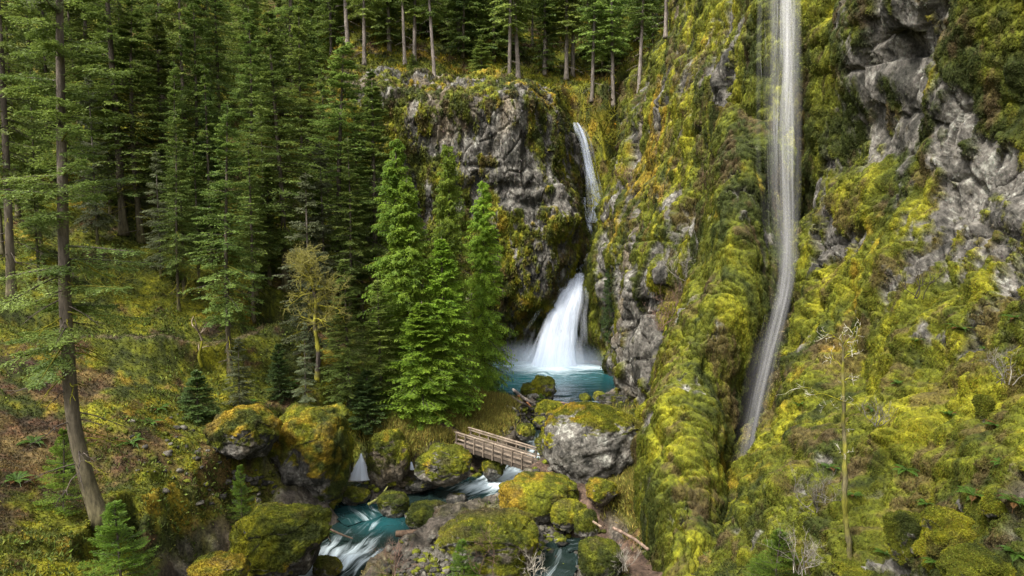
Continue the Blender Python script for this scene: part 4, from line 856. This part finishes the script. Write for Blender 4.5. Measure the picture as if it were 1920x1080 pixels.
# --- filler trees of the left forest: three rows up the slope
rt = np.random.default_rng(11)
ROWS = [(400, (-60, 60), [45, 150, 205, 320, 365, 470, 560]), (300, (-230, -60), [10, 90, 180, 300, 350, 405, 480, 560, 620]), (190, (-420, -180), [-20, 50, 140, 225, 310, 390, 460, 545]), (545, (250, 390), [60, 335, 385, 480, 510, 600, 640]), (480, (60, 260), [15, 75, 190, 340, 400, 500, 605, 660, 690]), (590, (180, 330), [340, 470, 610, 650, 690])]
for row, (y0, top, pxs) in enumerate(ROWS):
    rn = ['middle', 'upper', 'topmost', 'lower', 'second lowest', 'lowest'][row]
    for i, px in enumerate(pxs):
        px = px+rt.uniform(-14, 14); kk = rt.choice(['dense', 'dense2', 'mid', 'mid2', 'dense'] if row < 3 else ['dense2', 'dense', 'mid', 'mid2', 'lichen'] if row > 3 else ['dense2', 'lichen', 'mid', 'mid2'])
        T(kk, 'fir_tree', px, y0+rt.uniform(-30, 30), rt.uniform(*top), f'green fir, {ordw(i)} from left in the {rn} row of the left forest', Rpx=rt.uniform(52, 78) if row < 3 else rt.uniform(34, 50), group='firs filling the left slope')
# --- rim trees standing on the edge above the grey cliff
rim = [(583,98,-150,1),(622,75,-160,0),(652,88,-170,0),(683,122,-190,1),(730,98,-180,1),(759,122,-160,0),(777,120,-200,1),(815,152,-150,0),(862,100,-180,1),(955,152,-190,1),(972,150,-160,0),(1021,140,-180,1),(1062,150,-150,1),(1110,190,-120,1),(1150,200,-160,1)]
for i, (px, py, tp, k) in enumerate(rim):
    T('rim2' if k else 'rim', 'fir_tree', px, py, tp, f'pale trunked fir on the rim above the grey cliff, {ordw(i)} from left', Rpx=rt.uniform(36, 50), surf='hill', group='pale trunked firs along the cliff rim', lean=(rt.normal(0, .03), 0))
T('rim2','fir_tree',903,168,62,'short full fir on the cliff edge above the grey rock face',34,surf='hill')
T('rim2','fir_tree',775,150,98,'tiny fir on the golden slope above the grey cliff',16,surf='hill')
T('rim','fir_tree',1198,178,-120,'slender trunked fir standing at the left foot of the mossy right rim',42,surf=88.)
T('rim','fir_tree',1248,70,-170,'bare pale trunk cut by the top edge on the mossy right rim',40,surf=80.)
nb_ = 0
for row, Yr in enumerate([104, 111, 119, 128, 138]):
    for i, px in enumerate(np.arange(560+row*17 % 40, 1280, 46 if row < 3 else 52)):
        px = px+rt.uniform(-14, 14); Y = Yr+rt.uniform(-2.5, 2.5); x = (px-960)/F*Y*1.03; z = float(hill_z(np.array([x]), np.array([Y]))[0])
        a, b, d = proj(np.array([x, Y, z])); H = rt.uniform(15, 23)
        rn = ['front', 'second', 'third', 'fourth', 'rearmost'][row]
        plant('back' if rt.random() < .75 else 'rim2', 'fir_tree', (x, Y, z), H, f'dim fir, {ordw(i)} from left in the {rn} row of woods behind the rim', rs_=rt.uniform(.85, 1.25), group='firs of the woods behind the rim')

# --- bare and mossy broadleaf trees
def grow(mb, r, p, d, L, rad, depth, col, tip, up=.15, spread=.7, n=5, kids=3, wig=.18):
    pts = [p]; dd = d/np.linalg.norm(d)
    for i in range(n):
        dd = nrm(dd+r.normal(0, wig, 3)+UP*up*.25); pts.append(pts[-1]+dd*L/n)
    pts = np.array(pts); c = col if depth > 0 else tip
    mb.tube(pts, np.linspace(rad, rad*.55, n+1), 5 if rad > .03 else 3, c*r.uniform(.75, 1.25), cap=False, rough=.2 if rad > .04 else 0)
    if depth < 0: return
    for k in range(kids+(1 if r.random() < .5 else 0)):
        i = r.integers(max(1, n//2-1), n+1); nd = nrm(dd*.8+r.normal(0, spread, 3)+UP*up); grow(mb, r, pts[i], nd, L*r.uniform(.5, .8), rad*.6, depth-1, col, tip, up, spread, max(3, n-1), kids, wig)
def bare(name, base, h, label, seed, cat='tree', col=MOSSY, tip=np.array([.22, .17, .12]), r0=.12, depth=4, lean=(0, 0, 1), spread=.7, up=.2, kids=3, wig=.18, stems=1, frac=.4, group=None):
    r = np.random.default_rng(seed); mb = MB()
    for s in range(stems): grow(mb, r, np.zeros(3)+r.normal(0, .1*(stems > 1), 3)*np.array([1, 1, 0]), nrm(np.array(lean, float)+(r.normal(0, .45, 3) if stems > 1 else 0)), h*frac, r0, depth, col, tip, up, spread, 6, kids, wig)
    V = np.vstack(mb.v); k = h/max(V[:, 2].max(), .1)
    if stems == 1: mb.v = [v*k for v in mb.v]
    o = link(name, mb.mesh(name, M_BARK), label=label, category=cat); o.location = base
    if group: o['group'] = group
    return o
b = W(594, 715, 46.5); r = np.random.default_rng(12); hM = W(588, 500, 46.5)[2]-b[2]; e = bpy.data.objects.new('maple_tree', None); COL.objects.link(e); e.location = b; e['label'] = 'moss draped yellow green maple standing in front of the dark firs'; e['category'] = 'tree'
A = catmull(np.array([[0, 0, 0], [.15, 0, hM*.25], [-.05, 0, hM*.5], [.05, 0, hM*.72], [-.25, 0, hM*.92], [-.2, 0, hM]]), np.linspace(0, 5, 50)); MC = np.array([.20, .185, .02])
mb = MB(); mb.tube(A, np.linspace(.17, .06, 50), 10, BK*.7+(MC-BK*.7)*ss(fbm(A, .6, 3, 3), -.2, .35)[:, None], rough=.4, seed=3); link('trunk', mb.mesh('trunk', M_BARK), e)
for k in range(26):
    t_ = r.uniform(.32, 1)**.8; a_ = k*2.4; l_ = r.uniform(1.2, 2.6)*(1.1-.25*t_); mb = MB()
    grow(mb, r, A[int(t_*49)], np.array([math.cos(a_), math.sin(a_)*.8, r.uniform(-.1, .7)+.3*(t_ > .9)]), l_*.62, .05, 3, MC, np.array([.23, .21, .06]), .12, .75, 5, 3, .22); link('branch', mb.mesh('branch', M_BARK), e)
b = hit(378, 690); bare('snag', b, W(378, 595, b[1])[2]-b[2], 'mossy broken snag beside the trail on the left slope', 8, cat='dead tree', r0=.2, depth=1, frac=.9, spread=.5, kids=2)
bare('maple_tree', W(1135, 300, 88), 7.5, 'mossy bare maple leaning over the top of the upper waterfall', 9, r0=.16, depth=5, lean=(-.3, -.3, 1), spread=1., col=MOSSY*.8, tip=MOSSY*.6, frac=.45)
bare('maple_tree', W(1140, 415, 86), 7, 'mossy bare maple on the ledge right of the upper waterfall', 10, r0=.12, depth=4, lean=(-.2, -.3, 1), spread=.9, col=MOSSY*.8, tip=MOSSY*.5)
# slim mossy tree on the right slope
tp = [W(*a) for a in [(1594,1065,23),(1589,1000,23),(1584,900,23),(1582,800,23.1),(1581,720,23.1),(1580,665,23.1),(1581,640,23.1)]]
mb = MB(); r = np.random.default_rng(4); o0 = tp[0].copy(); A = catmull(np.array(tp)-o0, np.linspace(0, 6, 60)); A += np.stack([.035*fbm(np.c_[A[:, 2]*1.2, A[:, 2]*0, A[:, 2]*0], 1, 3, 4), 0*A[:, 2], 0*A[:, 2]], -1)
mb.tube(A, np.linspace(.09, .028, 60), 12, BK+(MOSSY*.8-BK)*(.25+.6*ss(fbm(A, .35, 4, 3), -.5, .6))[:, None], rough=.5, seed=3)
trunk_mb = mb; e = bpy.data.objects.new('bare_tree', None); COL.objects.link(e); e.location = o0; e['label'] = 'slim mossy bare tree with a few pale twigs on the right slope'; e['category'] = 'tree'
link('trunk', mb.mesh('trunk', M_BARK), e)
for (t_, ex, ey, ll_) in [(.97,-.5,.5,1.2),(.95,.5,.5,1.1),(.9,-.4,.6,1.),(.6,-1.3,.45,1.7),(.62,-1.,.1,1.),(.8,.4,.7,1.),(.75,-.5,.6,.8),(.68,.4,.5,.8),(.86,.3,.9,.9),(.5,.4,.5,.6),(.42,-.5,.3,.7),(.99,.1,1,.5)]:
    mb = MB(); grow(mb, r, A[int(t_*59)], np.array([ex, r.normal(0, .3), ey]), ll_*.55, .022, 2, MOSSY*.9, np.array([.45, .42, .34]), .05, .5, 5, 2, .25); link('branch', mb.mesh('branch', M_BARK), e)

# thin leafless shrubs
PINK = np.array([.20, .12, .09]); GREYT = np.array([.30, .27, .22])
for i, (px, py, Y, h, c, st, lab) in enumerate([
    (1262,600,54,4.2,PINK,9,'pinkish leafless shrub on the grey pillar beside the near buttress'),
    (1290,530,53,4,GREYT*.8,8,'pale leafless shrub on the ledge above the grey pillar'),
    (1345,350,52.5,3.2,PINK,7,'brown leafless shrub in the notch of the mossy wall'),
    (1282,175,64,6,GREYT*.6,3,'thin leafless sapling high on the golden mossy wall'),
    (1180,350,78,4,PINK,8,'rusty leafless shrub on the golden wall beside the gorge'),
    (1500,1075,23,2.4,GREYT*.7,8,'tangle of bare twigs above the young hemlock at the bottom edge'),
    (1530,960,25.5,2.6,GREYT*.5,8,'dark bare shrub left of the slim mossy tree'),
    (1650,800,25,1.6,GREYT*.5,5,'bare twiggy shrub right of the slim mossy tree'),
    (735,1085,31,3.2,PINK*.9,5,'thin bare shrub at the bottom edge beside the white water'),
    (925,1090,30,4.4,PINK*.8,2,'tall thin leafless stem in front of the large flat topped boulder'),
    (1000,1085,30,2.2,GREYT*1.4,3,'pale leaning bare twig at the bottom right of the flat topped boulder'),
    (1170,1070,31.,1.6,GREYT*.9,7,'grey bare shrub at the bottom edge below the path'),
    (215,560,46,4,MOSSY*.8,6,'mossy leafless shrub on the slope behind the foreground fir'),
    (440,560,52,4,MOSSY*.8,6,'mossy leafless shrub beside the slim fir'),
    (345,560,50,4.5,MOSSY*.7,4,'mossy spindly shrub below the forest on the left'),
    (900,800,53,1.3,np.array([.2,.15,.05]),14,'brown grassy shrub on the bank behind the footbridge'),
    (1010,700,76,3,PINK*.7,0,''),
    (820,1065,33,1.6,GREYT,4,'wispy bare shrub on the gravel near the bottom edge'),
    (1190,690,62,2.5,PINK*.7,0,''),
    (1720,560,29.5,2.4,BK*.5,5,'dark bare shrub on the mossy slope at the right'),
    (1880,720,21,1.6,GREYT*.6,5,'bare twiggy shrub near the right edge'),
    (1240,620,50,3,PINK*1.2,9,'reddish leafless shrub hanging on the left side of the near buttress'),
    (30,700,36,3,PINK*.7,8,'brown leafless thicket low at the left edge'),
    (150,420,60,5,MOSSY*.6,6,'mossy leafless shrub between the trunks at the upper left')]):
    if st: bare('shrub', W(px, py, Y), h, lab, 300+i, cat='shrub', col=c*.8, tip=c, r0=.022, depth=3, spread=.6, kids=2, stems=st, frac=.38, up=.25)

# --- ferns
def fern_mesh(seed, n=13, L=.75, c=np.array([.05, .10, .013])):
    r = np.random.default_rng(seed); mb = MB()
    for i in range(n):
        a = i*2.4+r.normal(0, .2); l = L*r.uniform(.7, 1.15); e = r.uniform(.5, 1.1); s = np.linspace(0, 1, 16); D = np.array([math.cos(a), math.sin(a), 0])
        q = D*(l*s*math.cos(e*.6))[:, None]+UP*(l*(math.sin(e)*s-.75*s**2))[:, None]; Tn = nrm(np.gradient(q, axis=0)); S_ = nrm(np.cross(Tn, UP)); cc = c*r.uniform(.6, 1.5)
        if r.random() < .15: cc = np.array([.12, .06, .02])
        mb.tube(q, .006, 3, cc*.7, cap=False)
        for sd in (1, -1):
            w = l*.17*np.sin(np.clip(s*1.1+.12, 0, 1)*math.pi)[:, None]; mb.leaves(q, sd*S_*w+Tn*w*.3-UP*w*.15, Tn*.022, cc)
    return mb.mesh('fern', M_LEAF1, False)
FM = [fern_mesh(i) for i in range(5)]
def surf_hit(px, py):
    best = None
    for (P2, N2, A, C, m) in cliff_surfs[2:]:
        a, b, d = proj(P2); q = (a-px)**2+(b-py)**2+np.where(((np.array([0, 0, CAMZ])-P2)*N2).sum(-1) < 0, 1e9, 0)+np.maximum(d-12, 0)*.5; k = np.unravel_index(np.argmin(q), q.shape)
        if best is None or q[k] < best[0]: best = (q[k], P2[k], N2[k])
    return best
ferns = [(1738,945),(1830,930),(1905,940),(1880,870),(1800,620),(1850,655),(1640,770),(1680,720),(1870,800),(1760,1060),(1700,880),(1840,1060),(1600,930),(1905,1040),(1660,1040),(1560,880),(1780,780),(1900,600),(1720,640),(1500,760)]
ferns.sort()
for i, (px, py) in enumerate(ferns):
    _, p, nn = surf_hit(px, py); o = link('fern', FM[i % 5], label=f'green sword fern on the mossy right slope, {ordw(i)} from the left', category='fern', group='sword ferns on the right slope'); o.location = p+nn*.05; s = rs.uniform(.6, 1.05); o.scale = (s, s, s)
    q = Vector((nn*.6+UP*.6).tolist()) if False else None; o.rotation_euler = (math.atan2(-nn[1], 1)*-.4*0, 0, rs.uniform(0, 6))
lf = [(285,795),(300,765),(60,830),(250,830),(540,720),(525,690),(120,880),(30,900),(600,1000),(470,760)]
lf.sort()
for i, (px, py) in enumerate(lf):
    p = G_(px, py, 0); o = link('fern', FM[(i+2) % 5], label=f'green sword fern on the left slope, {ordw(i)} from the left', category='fern', group='sword ferns on the left slope'); o.location = p; s = rs.uniform(1.1, 1.8); o.scale = (s, s, s); o.rotation_euler = (0, 0, rs.uniform(0, 6))

# --- mossy rocks at the lower right
for i, (px, py, w, h, Y, lab) in enumerate([(1715,1000,84,84,19.5,'bright mossy boulder, left of the pair below the fern'),(1790,1012,120,100,18.8,'large bright mossy boulder, right of the pair below the fern'),(1835,1072,130,60,17,'mossy boulder at the bottom edge near the right corner'),(1620,1078,110,40,20.5,'low mossy mound at the bottom edge by the foot of the slim tree'),(1865,950,40,34,18.5,'small round mossy boulder above the right corner'),(1848,768,36,44,21.5,'small round mossy knob high on the right slope')]):
    B(px, py, w, h, None, lab, 60+i, Y=surf_hit(px, py+h*.25)[1][1]+.1, mt=-.75, bright=.1, gold=-.05, big=.34, tuftk=.9)

# ================================================================== GROUND COVER
NG = gnormals(G, (0, 50, 500)); AG = garea(G)
dry = (1-g_low)*(1-g_path)
mb = tufts(G, NG, AG, GC, 300000, dry+.02, ln=(.05, .15), wd=.024, down=-.2, out=.5, spread=.7, blades=2, cvar=.32)
link('undergrowth', mb.mesh('undergrowth', M_MOSS, False), kind='stuff')
ug = np.clip(fbm(G, 4, 4, 77), 0, 1)*dry
mb = tufts(G, NG, AG, np.broadcast_to(np.array([.08, .10, .018]), G.shape), 16000, ug, ln=(.12, .3), wd=.03, down=-.8, out=.4, spread=.7, blades=3, cvar=.45)
link('leafy_undergrowth', mb.mesh('leafy_undergrowth', M_MOSS, False), kind='stuff')
gx = blobs(*proj(G)[:2], [(900,790,110,40,1.),(770,810,60,40,.6),(1170,890,45,60,.5),(1090,1060,40,30,.6)])*dry
mb = tufts(G, NG, AG, np.broadcast_to(np.array([.17, .15, .03]), G.shape), 30000, gx, ln=(.25, .6), wd=.018, down=-1., out=.3, spread=.45, blades=3, cvar=.45)
link('grass', mb.mesh('grass', M_MOSS, False), kind='stuff')
NH = gnormals(HL, (0, 100, 500)); mb = tufts(HL, NH, garea(HL), HC, 60000, np.ones(HL.shape[:2]), ln=(.3, .7), wd=.07, down=-.6, out=.5, spread=.6, blades=2, cvar=.45, distscale=False)
link('undergrowth', mb.mesh('undergrowth', M_MOSS, False), kind='stuff')
# ================================================================== LIGHT
w = bpy.data.worlds.new('World'); sc.world = w; w.use_nodes = True; nt = w.node_tree
bg = nt.nodes['Background']; sky = nt.nodes.new('ShaderNodeTexSky'); sky.sky_type = 'NISHITA'; sky.sun_disc = False
EL, AZ = R(55), R(-134)
sky.sun_elevation = EL; sky.sun_rotation = AZ; sky.air_density = 1.; sky.dust_density = 4.; sky.ozone_density = .6
hs = nt.nodes.new('ShaderNodeHueSaturation'); hs.inputs['Saturation'].default_value = .18; nt.links.new(sky.outputs[0], hs.inputs['Color']); nt.links.new(hs.outputs[0], bg.inputs[0]); bg.inputs[1].default_value = .13
sd = bpy.data.lights.new('sun', 'SUN'); sd.energy = 2.0; sd.angle = R(10); sd.color = (1, .95, .86)
so = bpy.data.objects.new('sun', sd); COL.objects.link(so)
from mathutils import Vector
dirv = Vector((math.sin(AZ)*math.cos(EL), math.cos(AZ)*math.cos(EL), math.sin(EL)))
so.rotation_euler = dirv.to_track_quat('Z', 'Y').to_euler(); so.location = dirv*100
sc.view_settings.view_transform = 'Standard'; sc.view_settings.look = 'None'; sc.view_settings.exposure = 1.62; sc.view_settings.gamma = 1
sc.render.engine = 'CYCLES'; c = sc.cycles
c.max_bounces = 6; c.diffuse_bounces = 3; c.glossy_bounces = 2; c.transmission_bounces = 2; c.transparent_max_bounces = 48; c.volume_bounces = 1
c.use_denoising = True; c.sample_clamp_indirect = 4
